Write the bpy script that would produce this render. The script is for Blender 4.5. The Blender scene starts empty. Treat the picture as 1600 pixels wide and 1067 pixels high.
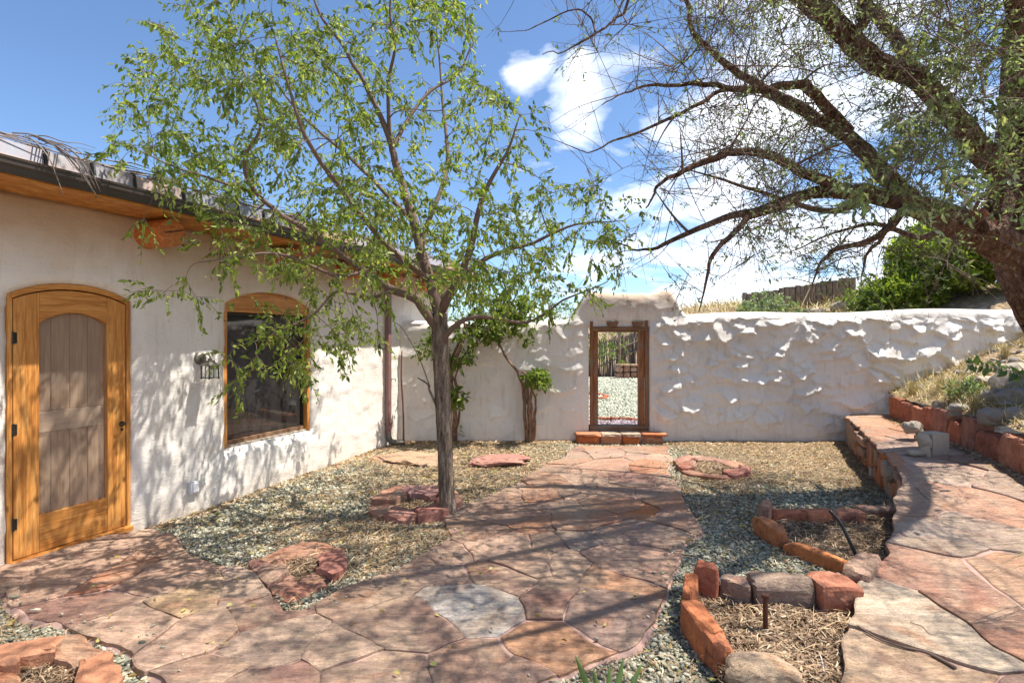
import bpy, math, random
import numpy as np
from mathutils import Vector
S = bpy.context.scene
COL = S.collection
random.seed(7); rng = np.random.default_rng(7)
# ---------------------------------------------------------------- camera, sky, sun, exposure
F, CU, CV, EYE = 850.0, 800.0, 530.0, 1.65
cam_d = bpy.data.cameras.new('camera'); cam = bpy.data.objects.new('camera', cam_d); COL.objects.link(cam)
cam.location = (0, 0, EYE); cam.rotation_euler = (math.radians(90), 0, 0)
cam_d.sensor_width = 36; cam_d.lens = 36*F/1600; cam_d.shift_y = -3.5/1600
cam_d.clip_start = .05; cam_d.clip_end = 3000
S.camera = cam
SUN = Vector((.47, .035, 1.0)).normalized()          # towards the sun
SUN_ELEV = math.asin(SUN.z); SUN_ROT = math.atan2(SUN.x, SUN.y)
world = bpy.data.worlds.new('World'); S.world = world; world.use_nodes = True
def build_world():
    nt = world.node_tree; N = nt.nodes; L = nt.links; N.clear()
    out = N.new('ShaderNodeOutputWorld'); bg = N.new('ShaderNodeBackground'); bg.inputs['Strength'].default_value = SKY_STRENGTH
    sky = N.new('ShaderNodeTexSky'); sky.sky_type = 'NISHITA'; sky.sun_disc = False
    sky.sun_elevation = SUN_ELEV; sky.sun_rotation = SUN_ROT; sky.altitude = 1600; sky.dust_density = .6; sky.ozone_density = 2.2
    tc = N.new('ShaderNodeTexCoord'); sep = N.new('ShaderNodeSeparateXYZ'); L.new(tc.outputs['Generated'], sep.inputs[0])
    def M(op, a, b=None, c=None, clamp=False):
        n = N.new('ShaderNodeMath'); n.operation = op; n.use_clamp = clamp
        for i, q in enumerate((a, b, c)):
            if q is None: continue
            if isinstance(q, (int, float)): n.inputs[i].default_value = q
            else: L.new(q, n.inputs[i])
        return n.outputs[0]
    X, Y, Z = sep.outputs
    zz = M('ADD', M('MAXIMUM', Z, 0.0), .22)
    comb = N.new('ShaderNodeCombineXYZ'); L.new(M('DIVIDE', X, zz), comb.inputs[0]); L.new(M('DIVIDE', Y, zz), comb.inputs[1])
    nz = N.new('ShaderNodeTexNoise'); nz.inputs['Scale'].default_value = 2.1; nz.inputs['Detail'].default_value = 9; nz.inputs['Roughness'].default_value = .58
    nz.inputs['Distortion'].default_value = .35; L.new(comb.outputs[0], nz.inputs['Vector'])
    # clouds thin out towards the left of the sky
    bias = M('MULTIPLY_ADD', X, .55, .0)
    bias = M('MINIMUM', bias, .17)
    low = M('MULTIPLY', M('SUBTRACT', .55, Z, None, True), .16)
    v = M('SUBTRACT', M('ADD', M('ADD', nz.outputs['Fac'], bias), low), .035)
    # two small cumulus puffs with ragged outlines
    wv = N.new('ShaderNodeTexNoise'); wv.inputs['Scale'].default_value = 9; wv.inputs['Detail'].default_value = 6; L.new(tc.outputs['Generated'], wv.inputs['Vector'])
    w1 = N.new('ShaderNodeVectorMath'); w1.operation = 'MULTIPLY_ADD'; L.new(wv.outputs['Color'], w1.inputs[0]); w1.inputs[1].default_value = (.13, .13, .13); w1.inputs[2].default_value = (-.065, -.065, -.065)
    w2 = N.new('ShaderNodeVectorMath'); w2.operation = 'ADD'; L.new(w1.outputs[0], w2.inputs[0]); L.new(tc.outputs['Generated'], w2.inputs[1])
    for (dx, dz, rad) in ((.028, .50, .05), (.125, .42, .075), (.12, .50, .04)):
        d = Vector((dx, 1, dz)).normalized()
        vd = N.new('ShaderNodeVectorMath'); vd.operation = 'DISTANCE'; L.new(w2.outputs[0], vd.inputs[0]); vd.inputs[1].default_value = d
        v = M('ADD', v, M('MULTIPLY', M('SUBTRACT', 1.0, M('DIVIDE', vd.outputs['Value'], rad), None, True), .26))
    fac = M('MULTIPLY', M('SUBTRACT', v, .575), 5.2, None, True)
    fac = M('MULTIPLY', fac, M('ADD', Z, .12, None, True), None, True) if False else fac
    up = M('MULTIPLY', M('GREATER_THAN', Z, -.02), fac)
    nz2 = N.new('ShaderNodeTexNoise'); nz2.inputs['Scale'].default_value = 5; nz2.inputs['Detail'].default_value = 5; L.new(comb.outputs[0], nz2.inputs['Vector'])
    cr = N.new('ShaderNodeValToRGB'); L.new(nz2.outputs['Fac'], cr.inputs[0])
    cr.color_ramp.elements[0].position = .3; cr.color_ramp.elements[0].color = (8.2, 8.9, 9.8, 1)
    cr.color_ramp.elements[1].position = .62; cr.color_ramp.elements[1].color = (11.5, 11.6, 12., 1)
    gm = N.new('ShaderNodeMixRGB'); gm.blend_type = 'MULTIPLY'; gm.inputs[0].default_value = 1; L.new(sky.outputs[0], gm.inputs[1]); gm.inputs[2].default_value = SKY_TINT
    mx = N.new('ShaderNodeMixRGB'); L.new(M('MULTIPLY', up, .88), mx.inputs[0]); L.new(gm.outputs[0], mx.inputs[1]); L.new(cr.outputs[0], mx.inputs[2])
    L.new(mx.outputs[0], bg.inputs['Color']); L.new(bg.outputs[0], out.inputs[0])
SKY_STRENGTH = .09; SKY_TINT = (1.06, 1.17, 1.25, 1)
build_world()
sl = bpy.data.lights.new('sun', 'SUN'); sl.energy = 5.0; sl.angle = math.radians(.53); sl.color = (1, .93, .82)
so = bpy.data.objects.new('sun', sl); COL.objects.link(so); so.rotation_euler = SUN.to_track_quat('Z', 'Y').to_euler(); so.location = (4, 0, 12)
S.view_settings.view_transform = 'Standard'; S.view_settings.look = 'None'; S.view_settings.gamma = 1; S.view_settings.use_curve_mapping = False
S.view_settings.exposure = .95
S.render.engine = 'CYCLES'; S.cycles.max_bounces = 8; S.cycles.diffuse_bounces = 4; S.cycles.transparent_max_bounces = 12
# ---------------------------------------------------------------- helpers
def P(u, v, z=0.0):
    y = (EYE-z)*F/(v-CV); return Vector(((u-CU)/F*y, y, z))
def Q(u, v, y):
    return Vector(((u-CU)/F*y, y, EYE-(v-CV)/F*y))
def vn(x, y, seed=0):
    x = np.asarray(x, float); y = np.asarray(y, float)
    xi = np.floor(x).astype(np.int64); yi = np.floor(y).astype(np.int64); fx = x-xi; fy = y-yi
    fx = fx*fx*(3-2*fx); fy = fy*fy*(3-2*fy)
    def h(a, b):
        n = (a*374761393 + b*668265263 + seed*1446651) & 0xffffffff
        n = ((n ^ (n >> 13))*1274126177) & 0xffffffff
        return ((n ^ (n >> 16)) & 0xffff)/65535.0
    return (h(xi, yi)*(1-fx)+h(xi+1, yi)*fx)*(1-fy) + (h(xi, yi+1)*(1-fx)+h(xi+1, yi+1)*fx)*fy - .5
def fbm(x, y, seed=0, o=4):
    t = 0; a = 1
    for i in range(o):
        t = t + a*vn(np.asarray(x)*2**i, np.asarray(y)*2**i, seed+i*17); a *= .5
    return t
def hashf(a, b, seed):
    n = (a*374761393 + b*668265263 + seed*1446651) & 0xffffffff
    n = ((n ^ (n >> 13))*1274126177) & 0xffffffff
    return ((n ^ (n >> 16)) & 0xffff)/65535.0
def sm(t):
    t = np.clip(t, 0, 1); return t*t*(3-2*t)
def tag(o, label=None, cat=None, group=None, kind=None):
    if label: o['label'] = label
    if cat: o['category'] = cat
    if group: o['group'] = group
    if kind: o['kind'] = kind
    return o
def empty(name, loc=(0, 0, 0), label=None, cat=None, group=None, kind=None, parent=None):
    o = bpy.data.objects.new(name, None); COL.objects.link(o); o.location = loc; o.empty_display_size = .1
    if parent: o.parent = parent; o.location = Vector(loc)-wloc(parent)
    return tag(o, label, cat, group, kind)
def wloc(o):
    l = Vector((0, 0, 0))
    while o: l += Vector(o.location); o = o.parent
    return l
def mesh(name, V, Fc, mat, parent=None, smooth=False, color=None, recenter=True, kind=None, label=None, cat=None, group=None):
    """ONE mesh object from world-space vertices; its origin sits at the middle of its base"""
    V = np.asarray(V, dtype=np.float64).reshape(-1, 3)
    c = np.array([(V[:, 0].min()+V[:, 0].max())/2, (V[:, 1].min()+V[:, 1].max())/2, V[:, 2].min()]) if recenter else np.zeros(3)
    me = bpy.data.meshes.new(name)
    if isinstance(Fc, np.ndarray) and Fc.ndim == 2:
        n, k = Fc.shape
        me.vertices.add(len(V)); me.vertices.foreach_set('co', (V-c).astype(np.float32).ravel())
        me.loops.add(n*k); me.loops.foreach_set('vertex_index', Fc.astype(np.int32).ravel())
        me.polygons.add(n); me.polygons.foreach_set('loop_start', np.arange(0, n*k, k, dtype=np.int32))
        me.update(calc_edges=True)
    else:
        me.from_pydata([tuple(q) for q in (V-c)], [], [list(map(int, f)) for f in Fc]); me.update()
    if smooth: me.polygons.foreach_set('use_smooth', np.ones(len(me.polygons), dtype=bool))
    me.materials.append(mat)
    o = bpy.data.objects.new(name, me); COL.objects.link(o)
    if parent: o.parent = parent; o.location = Vector(c)-wloc(parent)
    else: o.location = Vector(c)
    if color is not None: o.color = (*color, 1)
    return tag(o, label, cat, group, kind)
class MB:
    def __init__(s): s.V = []; s.F = []; s.n = 0
    def add(s, V, Fc):
        V = np.asarray(V, float).reshape(-1, 3)
        s.V.append(V); s.F += [[i+s.n for i in f] for f in Fc]; s.n += len(V)
    def box(s, c, sx, sy, sz, ax=None):
        """box centred at c, half sizes along the three axes of ax"""
        ax = ax or (Vector((1, 0, 0)), Vector((0, 1, 0)), Vector((0, 0, 1))); c = Vector(c)
        V = [c+ax[0]*sx*i+ax[1]*sy*j+ax[2]*sz*k for k in (-1, 1) for j in (-1, 1) for i in (-1, 1)]
        s.add([tuple(q) for q in V], [(0, 2, 3, 1), (4, 5, 7, 6), (0, 1, 5, 4), (2, 6, 7, 3), (0, 4, 6, 2), (1, 3, 7, 5)])
    def tube(s, pts, r, sides=8, cap=True, ridge=0, rseed=0):
        pts = [Vector(q) for q in pts]; n = len(pts)
        r = [r]*n if isinstance(r, (int, float)) else r
        ref = Vector((0, 0, 1)); V = []; prev = None
        for i, q in enumerate(pts):
            t = (pts[min(i+1, n-1)]-pts[max(i-1, 0)])
            if t.length < 1e-9: t = Vector((0, 0, 1))
            t.normalize()
            if prev is None:
                a = t.cross(ref if abs(t.z) < .9 else Vector((1, 0, 0))); a.normalize()
            else:
                a = prev-t*prev.dot(t)
                if a.length < 1e-6: a = t.cross(Vector((1, 0, 0)))
                a.normalize()
            prev = a; b = t.cross(a)
            for k in range(sides):
                th = 2*math.pi*k/sides; rr = r[i]
                if ridge:
                    rr *= 1+ridge*(2.2*float(vn(k*.9+i*.05, i*.11, rseed)) + 1.0*float(vn(k*2.1, i*.7, rseed+5)) + (.35 if k % 2 else -.2))
                V.append(tuple(q+a*math.cos(th)*rr+b*math.sin(th)*rr))
        Fc = [(i*sides+k, i*sides+(k+1) % sides, (i+1)*sides+(k+1) % sides, (i+1)*sides+k) for i in range(n-1) for k in range(sides)]
        if cap: Fc += [tuple(range(sides))[::-1], tuple((n-1)*sides+k for k in range(sides))]
        s.add(V, Fc)
    def build(s, name, mat, parent=None, **k): return mesh(name, np.concatenate(s.V), s.F, mat, parent, **k)
def box(name, c, sx, sy, sz, mat, parent=None, ax=None, **k):
    m = MB(); m.box(c, sx, sy, sz, ax); o = m.build(name, mat, parent, **k)
    return o
def bevel(o, w=.005, seg=2):
    m = o.modifiers.new('bevel', 'BEVEL'); m.width = w; m.segments = seg; m.limit_method = 'ANGLE'; return o
def spline(pts, n):
    """Catmull-Rom through pts (rows of any width), n samples per span"""
    A = np.asarray(pts, float); A = np.vstack([2*A[0]-A[1], A, 2*A[-1]-A[-2]]); out = []
    for i in range(1, len(A)-2):
        for t in np.linspace(0, 1, n, endpoint=False):
            out.append(.5*((2*A[i])+(-A[i-1]+A[i+1])*t+(2*A[i-1]-5*A[i]+4*A[i+1]-A[i+2])*t*t+(-A[i-1]+3*A[i]-3*A[i+1]+A[i+2])*t**3))
    out.append(A[-2]); return np.array(out)
def inpoly(x, y, poly):
    x = np.asarray(x); y = np.asarray(y); r = np.zeros(x.shape, bool); n = len(poly)
    for i in range(n):
        x0, y0 = poly[i]; x1, y1 = poly[(i+1) % n]
        if y0 == y1: continue
        c = ((y0 > y) != (y1 > y)) & (x < (x1-x0)*(y-y0)/(y1-y0)+x0); r ^= c
    return r
def distpoly(x, y, poly):
    d = np.full(np.shape(x), 1e9); n = len(poly)
    for i in range(n):
        a = np.array(poly[i]); b = np.array(poly[(i+1) % n]); ab = b-a
        t = np.clip(((x-a[0])*ab[0]+(y-a[1])*ab[1])/(ab@ab+1e-12), 0, 1)
        d = np.minimum(d, np.hypot(x-a[0]-t*ab[0], y-a[1]-t*ab[1]))
    return d
# ---------------------------------------------------------------- materials
class NT:
    def __init__(s, name):
        s.m = bpy.data.materials.new(name); s.m.use_nodes = True; s.t = s.m.node_tree; s.N = s.t.nodes; s.L = s.t.links
        s.b = s.N['Principled BSDF']; s.out = s.N['Material Output']; s.tc = s.N.new('ShaderNodeTexCoord')
        g = s.N.new('ShaderNodeNewGeometry'); s.geo = g; s.pos = g.outputs['Position']
    def link(s, a, b): s.L.new(a, b)
    def val(s, i, q):
        if q is None: return
        if hasattr(q, 'is_linked') or isinstance(q, bpy.types.NodeSocket): s.L.new(q, i)
        elif isinstance(q, (tuple, list)) and len(q) == 3 and i.type == 'RGBA': i.default_value = (*q, 1)
        else: i.default_value = q
    def mapp(s, vec, scale=(1, 1, 1), rot=(0, 0, 0)):
        n = s.N.new('ShaderNodeMapping'); s.val(n.inputs['Vector'], vec); n.inputs['Scale'].default_value = scale; n.inputs['Rotation'].default_value = rot; return n.outputs[0]
    def noise(s, scale, detail=4, rough=.55, dist=0, vec=None, out='Fac'):
        n = s.N.new('ShaderNodeTexNoise'); s.val(n.inputs['Vector'], vec or s.pos)
        n.inputs['Scale'].default_value = scale; n.inputs['Detail'].default_value = detail; n.inputs['Roughness'].default_value = rough; n.inputs['Distortion'].default_value = dist
        return n.outputs[out]
    def voro(s, scale, feature='F1', out='Distance', vec=None, rand=1):
        n = s.N.new('ShaderNodeTexVoronoi'); n.feature = feature; s.val(n.inputs['Vector'], vec or s.pos); n.inputs['Scale'].default_value = scale; n.inputs['Randomness'].default_value = rand
        return n.outputs[out]
    def math(s, op, a, b=None, c=None, clamp=False):
        n = s.N.new('ShaderNodeMath'); n.operation = op; n.use_clamp = clamp
        for i, q in enumerate((a, b, c)): s.val(n.inputs[i], q)
        return n.outputs[0]
    def ramp(s, fac, stops):
        n = s.N.new('ShaderNodeValToRGB'); s.val(n.inputs[0], fac); e = n.color_ramp.elements
        while len(e) < len(stops): e.new(.5)
        for q, (p, c) in zip(e, stops):
            q.position = p; q.color = (*c, 1) if isinstance(c, (tuple, list)) else (c, c, c, 1)
        return n.outputs[0]
    def mix(s, fac, a, b, mode='MIX'):
        n = s.N.new('ShaderNodeMixRGB'); n.blend_type = mode
        s.val(n.inputs[0], fac); s.val(n.inputs[1], a); s.val(n.inputs[2], b); return n.outputs[0]
    def bump(s, h, strength=.5, dist=.01, normal=None):
        n = s.N.new('ShaderNodeBump'); n.inputs['Strength'].default_value = strength; n.inputs['Distance'].default_value = dist
        s.val(n.inputs['Height'], h); s.val(n.inputs['Normal'], normal); return n.outputs[0]
    def done(s, color=None, rough=.85, normal=None, spec=.3, **k):
        s.val(s.b.inputs['Base Color'], color); s.val(s.b.inputs['Roughness'], rough)
        if normal is not None: s.L.new(normal, s.b.inputs['Normal'])
        s.b.inputs['Specular IOR Level'].default_value = spec
        for a, q in k.items(): s.b.inputs[a].default_value = q
        return s.m
    def objcol(s):
        n = s.N.new('ShaderNodeObjectInfo'); return n.outputs['Color'], n.outputs['Random']
    def sepz(s):
        n = s.N.new('ShaderNodeSeparateXYZ'); s.L.new(s.pos, n.inputs[0]); return n.outputs
def m_adobe():
    t = NT('adobe_plaster')
    a = t.noise(1.1, 6, .6); b = t.noise(14, 5, .6, .4)
    st = t.noise(5, 4, .6, .3, t.mapp(t.pos, (3.2, 3.2, .35)))
    c = t.ramp(a, [(.3, (.68, .645, .605)), (.7, (.80, .77, .735))])
    c = t.mix(t.ramp(st, [(.53, 0), (.72, .5)]), c, (.54, .47, .40))
    straw = t.noise(26, 2, .5, 2.5, t.mapp(t.pos, (1, 1, 1.2), (.3, .5, .2)))
    c = t.mix(t.ramp(straw, [(.66, 0), (.70, .55)]), c, (.50, .40, .30))
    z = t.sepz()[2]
    wash_bounce = t.math('MULTIPLY', t.math('SUBTRACT', t.math('ADD', z, t.math('MULTIPLY', a, .9)), 2.5, None, True), 2.2, None, True)  # brown towards the top: overwash plus warm bounced light put into the colour
    c = t.mix(t.math('MULTIPLY', wash_bounce, .95, None, True), c, (.50, .375, .27))
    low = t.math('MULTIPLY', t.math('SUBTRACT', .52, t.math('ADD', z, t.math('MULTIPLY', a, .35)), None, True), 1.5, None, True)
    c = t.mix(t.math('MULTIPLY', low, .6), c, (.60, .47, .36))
    tro = t.noise(7, 3, .5, 1.6, t.mapp(t.pos, (1, 1, .6), (0, .6, .3)))
    tr2 = t.noise(60, 4, .7, .8, t.mapp(t.pos, (1, 1, 1.8), (.2, .4, .1)))
    crk = t.noise(11, 3, .65, 2.2)
    crk = t.ramp(crk, [(.47, 0), (.5, 1), (.53, 0)]); c = t.mix(t.ramp(t.noise(40, 3, .7), [(.66, 0), (.72, .45)]), c, (.38, .32, .27))
    s1 = t.noise(9, 5, .7, .9, t.mapp(t.pos, (.55, .55, 2.6), (.0, .75, .2))); s2 = t.noise(9, 5, .7, .9, t.mapp(t.pos, (.55, .55, 2.6), (.0, -.65, .2))); sel = t.ramp(t.noise(2.6, 3, .6, 1.), [(.46, 0), (.54, 1)])
    stroke = t.mix(sel, s1, s2); n = t.bump(tro, .3, .016); n = t.bump(stroke, .45, .014, n); n = t.bump(tr2, .5, .006, n); n = t.bump(crk, .16, .004, n)
    return t.done(c, .92, n, .15)
def m_stone():
    """sandstone: the object's own colour, mottled with tan, rust and grey patches"""
    t = NT('sandstone'); oc, rnd = t.objcol()
    off = t.N.new('ShaderNodeVectorMath'); off.operation = 'ADD'; t.L.new(t.pos, off.inputs[0])
    cb = t.N.new('ShaderNodeCombineXYZ'); t.L.new(t.math('MULTIPLY', rnd, 37.), cb.inputs[0]); t.L.new(t.math('MULTIPLY', rnd, 11.), cb.inputs[1]); t.L.new(cb.outputs[0], off.inputs[1])
    v = off.outputs[0]
    a = t.noise(3.4, 6, .62, 1.2, t.mapp(v, (1, 2.4, 1.6), (0, 0, .35))); b = t.noise(2.1, 5, .6, .8, v); d = t.noise(38, 5, .7, .2, v)
    lay = t.noise(6.5, 7, .66, 2.6, t.mapp(v, (.7, 2.8, 2.4), (0, 0, -.3)))
    big = t.noise(1.1, 4, .6, 1.5)
    oc = t.mix(t.ramp(big, [(.42, 0), (.62, .75)]), oc, (.41, .33, .265)); oc = t.mix(t.ramp(t.noise(1.7, 5, .65, 2., t.mapp(t.pos, (1, 1.6, 1), (0, 0, .8))), [(.56, 0), (.70, .6)]), oc, (.34, .185, .13))
    c = t.mix(t.ramp(a, [(.42, 0), (.62, .62)]), oc, t.mix(1., oc, (1.42, 1.42, 1.30), 'MULTIPLY'))
    c = t.mix(t.ramp(b, [(.58, 0), (.70, .5)]), c, (.44, .22, .12))
    c = t.mix(t.ramp(b, [(.28, .6), (.40, 0)]), c, (.26, .21, .19))
    c = t.mix(t.ramp(d, [(.38, .5), (.55, 0)]), c, t.mix(1., c, (.55, .5, .48), 'MULTIPLY'))
    c = t.mix(t.ramp(d, [(.62, 0), (.78, .4)]), c, (.62, .55, .48))
    crk = t.ramp(lay, [(.478, 0), (.5, 1), (.515, 0)])
    c = t.mix(t.math('MULTIPLY', crk, .42), c, (.12, .07, .06))
    n = t.bump(lay, .9, .03); n = t.bump(a, .45, .025, n); n = t.bump(d, .6, .006, n); n = t.bump(t.math('SUBTRACT', 1., crk), .35, .004, n)
    c = t.mix(1., c, (.96, .87, .80), 'MULTIPLY')
    return t.done(c, .82, n, .3)
def m_redrock():
    t = NT('red_sandstone'); oc, rnd = t.objcol()
    a = t.noise(9, 6, .65, .6); d = t.noise(45, 5, .7); b = t.noise(3.5, 4, .6, 1.)
    c = t.mix(t.ramp(a, [(.35, .75), (.6, 0)]), oc, t.mix(1., oc, (.52, .48, .5), 'MULTIPLY'))
    c = t.mix(t.ramp(b, [(.53, 0), (.68, .6)]), c, t.mix(1., oc, (1.35, 1.5, 1.5), 'MULTIPLY'))
    c = t.mix(t.ramp(d, [(.6, 0), (.75, .35)]), c, (.5, .36, .27))
    c = t.mix(t.ramp(d, [(.3, .6), (.44, 0)]), c, (.1, .05, .04))
    n = t.bump(a, .8, .03); n = t.bump(d, .6, .008, n)
    return t.done(c, .88, n, .2)
def m_ground(name, cols, s1=22, bumpd=.012, s2=60):
    t = NT(name); a = t.noise(1.3, 5, .6, .4); cell = t.voro(s2, 'F1', 'Color'); dist = t.voro(s2, 'F1', 'Distance')
    g = t.N.new('ShaderNodeRGBToBW'); t.L.new(cell, g.inputs[0]); d = t.noise(s1, 5, .7, .5)
    c = t.ramp(g.outputs[0], [(.15, cols[0]), (.45, cols[1]), (.75, cols[2]), (.95, cols[3])])
    c = t.mix(t.ramp(a, [(.48, 0), (.66, .75)]), c, t.ramp(d, [(.3, cols[4]), (.7, cols[5])]))
    c = t.mix(t.ramp(dist, [(.35, 0), (.75, .7)]), c, cols[4])
    n = t.bump(t.math('MULTIPLY', dist, -1.), .9, bumpd); n = t.bump(d, .5, bumpd, n)
    return t.done(c, .95, n, .15)
def m_island(name, stops, rough=.8, bs=50, bd=.003, trans=0, spec=.3):
    """loose pieces in one mesh, each with a colour of its own"""
    t = NT(name); r = t.geo.outputs['Random Per Island']; c = t.ramp(r, stops); d = t.noise(bs, 4, .6)
    c = t.mix(t.ramp(d, [(.35, .5), (.6, 0)]), c, t.mix(1., c, (.62, .6, .56), 'MULTIPLY'))
    t.done(c, rough, t.bump(d, .5, bd), spec)
    if trans:
        tr = t.N.new('ShaderNodeBsdfTranslucent'); t.L.new(t.mix(1., c, (1.5, 1.65, .8), 'MULTIPLY'), tr.inputs[0])
        mx = t.N.new('ShaderNodeMixShader'); mx.inputs[0].default_value = trans
        t.L.new(t.b.outputs[0], mx.inputs[1]); t.L.new(tr.outputs[0], mx.inputs[2]); t.L.new(mx.outputs[0], t.out.inputs[0])
    return t.m
def m_bark(name, c0, c1, c2, sc=1.0, bd=.02):
    t = NT(name); v = t.mapp(t.tc.outputs['Object'], (1, 1, .16))
    a = t.noise(34*sc, 6, .65, .6, v); b = t.noise(3, 3)
    r = t.math('ABSOLUTE', t.math('SUBTRACT', a, .5))
    c = t.ramp(a, [(.36, c0), (.52, c1), (.66, c2)]); c = t.mix(t.ramp(b, [(.4, 0), (.7, .4)]), c, c2)
    k = t.noise(90*sc, 4, .7, .5, t.mapp(t.tc.outputs['Object'], (1, 1, .5)))
    c = t.mix(t.ramp(k, [(.35, .6), (.6, 0)]), c, c0)
    return t.done(c, .95, t.bump(k, .6, bd*.3, t.bump(a, 1., bd*1.6)), .1)
def m_wood(name, c0, c1, c2, axis='z', sc=1., knots=True, rough=.5, wear=0):
    t = NT(name); s = {'z': (9, 9, .5), 'h': (.5, .5, 9), 'y': (9, .5, 9)}[axis]
    v = t.mapp(t.tc.outputs['Object'], s)
    a = t.noise(3.2*sc, 6, .62, 1.4, v); f = t.noise(22*sc, 4, .6, .3, v); oc, rnd = t.objcol()
    c = t.ramp(a, [(.32, c0), (.5, c1), (.68, c2)]); c = t.mix(t.ramp(f, [(.4, .45), (.6, 0)]), c, c0)
    if knots:
        k = t.voro(3.4, 'F1', 'Distance', t.mapp(t.tc.outputs['Object'], (1.25, 1.25, .8)))
        kk = t.ramp(k, [(.055, 1), (.11, 0)]); c = t.mix(t.math('MULTIPLY', kk, .8), c, (c0[0]*.3, c0[1]*.25, c0[2]*.25))
    if wear:
        w = t.noise(2.5, 5, .65, .5); c = t.mix(t.ramp(w, [(.5, 0), (.66, wear)]), c, (.22, .17, .13))
    return t.done(c, rough, t.bump(f, .3, .003), .4)
def m_plain(name, col, rough=.6, metal=0, ns=12, var=.25, spec=.4, bd=.002):
    t = NT(name); a = t.noise(ns, 5, .65, .3)
    c = t.mix(t.ramp(a, [(.3, var*2), (.7, 0)]), col, tuple(q*.55 for q in col))
    return t.done(c, rough, t.bump(a, .35, bd), spec, Metallic=metal)
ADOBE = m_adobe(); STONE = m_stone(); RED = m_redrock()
GRAVEL = m_ground('gravel_bed', [(.14, .13, .09), (.27, .26, .19), (.36, .34, .24), (.44, .40, .30), (.19, .13, .085), (.44, .31, .20)])
SOIL = m_ground('dry_soil', [(.16, .10, .065), (.25, .165, .11), (.33, .235, .16), (.42, .33, .23), (.11, .07, .045), (.30, .20, .13)], 30, .01, 90)
HILL = m_ground('hillside_soil', [(.24, .17, .11), (.33, .25, .16), (.42, .33, .21), (.50, .43, .29), (.24, .15, .09), (.46, .37, .22)], 6, .03, 14)
MORTAR = m_plain('pink_mortar', (.42, .275, .235), .95, 0, 30, .18, .1, .004)
LEAF = m_island('elm_leaves', [(0, (.085, .13, .022)), (.35, (.17, .24, .04)), (.7, (.28, .35, .07)), (1, (.40, .42, .13))], .5, 20, .001, .42, .4)
OLEAF = m_island('silver_leaves', [(0, (.13, .18, .08)), (.5, (.22, .28, .15)), (.9, (.34, .40, .27)), (1, (.42, .40, .15))], .5, 20, .001, .35, .4)
MULCH = m_island('bark_mulch', [(0, (.09, .055, .035)), (.45, (.23, .15, .10)), (.8, (.38, .27, .18)), (1, (.58, .47, .33))], .9, 20, .001, .1)
BUSHLEAF = m_island('shrub_leaves', [(0, (.07, .12, .02)), (.5, (.13, .20, .035)), (1, (.26, .32, .07))], .6, 20, .001, .4)
JUNI = m_island('juniper_leaves', [(0, (.10, .15, .02)), (.5, (.20, .27, .04)), (1, (.40, .44, .08))], .7, 20, .001, .45)
STRAW = m_island('dry_straw', [(0, (.20, .12, .065)), (.5, (.45, .30, .18)), (.85, (.60, .45, .29)), (1, (.76, .65, .48))], .8, 20, .001, .15)
PEBBLE = m_island('pebbles', [(0, (.15, .155, .12)), (.25, (.27, .28, .21)), (.55, (.38, .385, .29)), (.8, (.50, .475, .37)), (1, (.66, .60, .48))], .75, 60, .002)
PEBBLE.name = 'gravel_stones'
BARK = m_bark('elm_bark', (.06, .043, .034), (.23, .18, .14), (.42, .34, .27), 1., .018)
OBARK = m_bark('olive_bark', (.035, .018, .012), (.19, .11, .078), (.42, .29, .22), .7, .04)
TWIG = m_plain('twig_bark', (.17, .115, .09), .9); GTWIG = m_plain('grey_twig', (.22, .18, .16), .9)
PINE = m_wood('pine_vertical', (.30, .10, .02), (.58, .255, .06), (.74, .40, .13))
PINEH = m_wood('pine_horizontal', (.30, .10, .02), (.58, .255, .06), (.74, .40, .13), 'h')
PLANKH = m_wood('weathered_plank_horizontal', (.55, .40, .27), (.74, .57, .42), (.84, .70, .55), 'h', rough=.8, knots=False)
PLANK = m_wood('weathered_plank', (.40, .25, .15), (.62, .42, .26), (.74, .54, .36), rough=.8)
OLDWOOD = m_wood('old_timber', (.12, .05, .022), (.30, .13, .055), (.42, .21, .10), wear=.9, rough=.8, knots=False)
OLDWOODH = m_wood('old_timber_horizontal', (.12, .06, .03), (.25, .14, .08), (.34, .24, .17), 'h', wear=.9, rough=.8, knots=False)
VIGA = m_wood('log_wood', (.30, .08, .02), (.50, .17, .045), (.62, .26, .08), 'y', knots=False, rough=.6)
GUTTER = m_plain('gutter_metal', (.075, .065, .062), .45, .3, 6, .2)
DARKMETAL = m_plain('dark_metal', (.05, .045, .04), .4, .6)
PEWTER = m_plain('pewter', (.20, .19, .16), .45, .6)
SPOUT = m_plain('spout_paint', (.24, .135, .125), .5, .1, 5, .15)
RUST = m_plain('rusty_iron', (.13, .05, .03), .85, .3, 40, .4)
CONC = m_plain('cast_concrete', (.42, .36, .29), .9, 0, 20, .2, .2, .004)
LICHEN = m_plain('grey_rock', (.33, .30, .27), .92, 0, 9, .45, .2, .02)
BLACKHOSE = m_plain('black_hose', (.02, .02, .022), .45)
WHITEPL = m_plain('white_plastic', (.62, .62, .66), .45, 0, 8, .08)
def m_flash():
    t = NT('rusted_flashing'); oc, r = t.objcol(); a = t.noise(4, 6, .6, .5, t.mapp(t.pos, (2, 2, .8)))
    c = t.mix(t.ramp(a, [(.47, 0), (.62, .65)]), oc, t.mix(1., oc, (1.1, .84, .74), 'MULTIPLY')); d = t.noise(25, 5, .7)
    c = t.mix(t.ramp(d, [(.55, 0), (.75, .5)]), c, (.5, .47, .46))
    return t.done(c, .6, t.bump(a, .3, .006), .4, Metallic=.15)
FLASH = m_flash()
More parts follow.
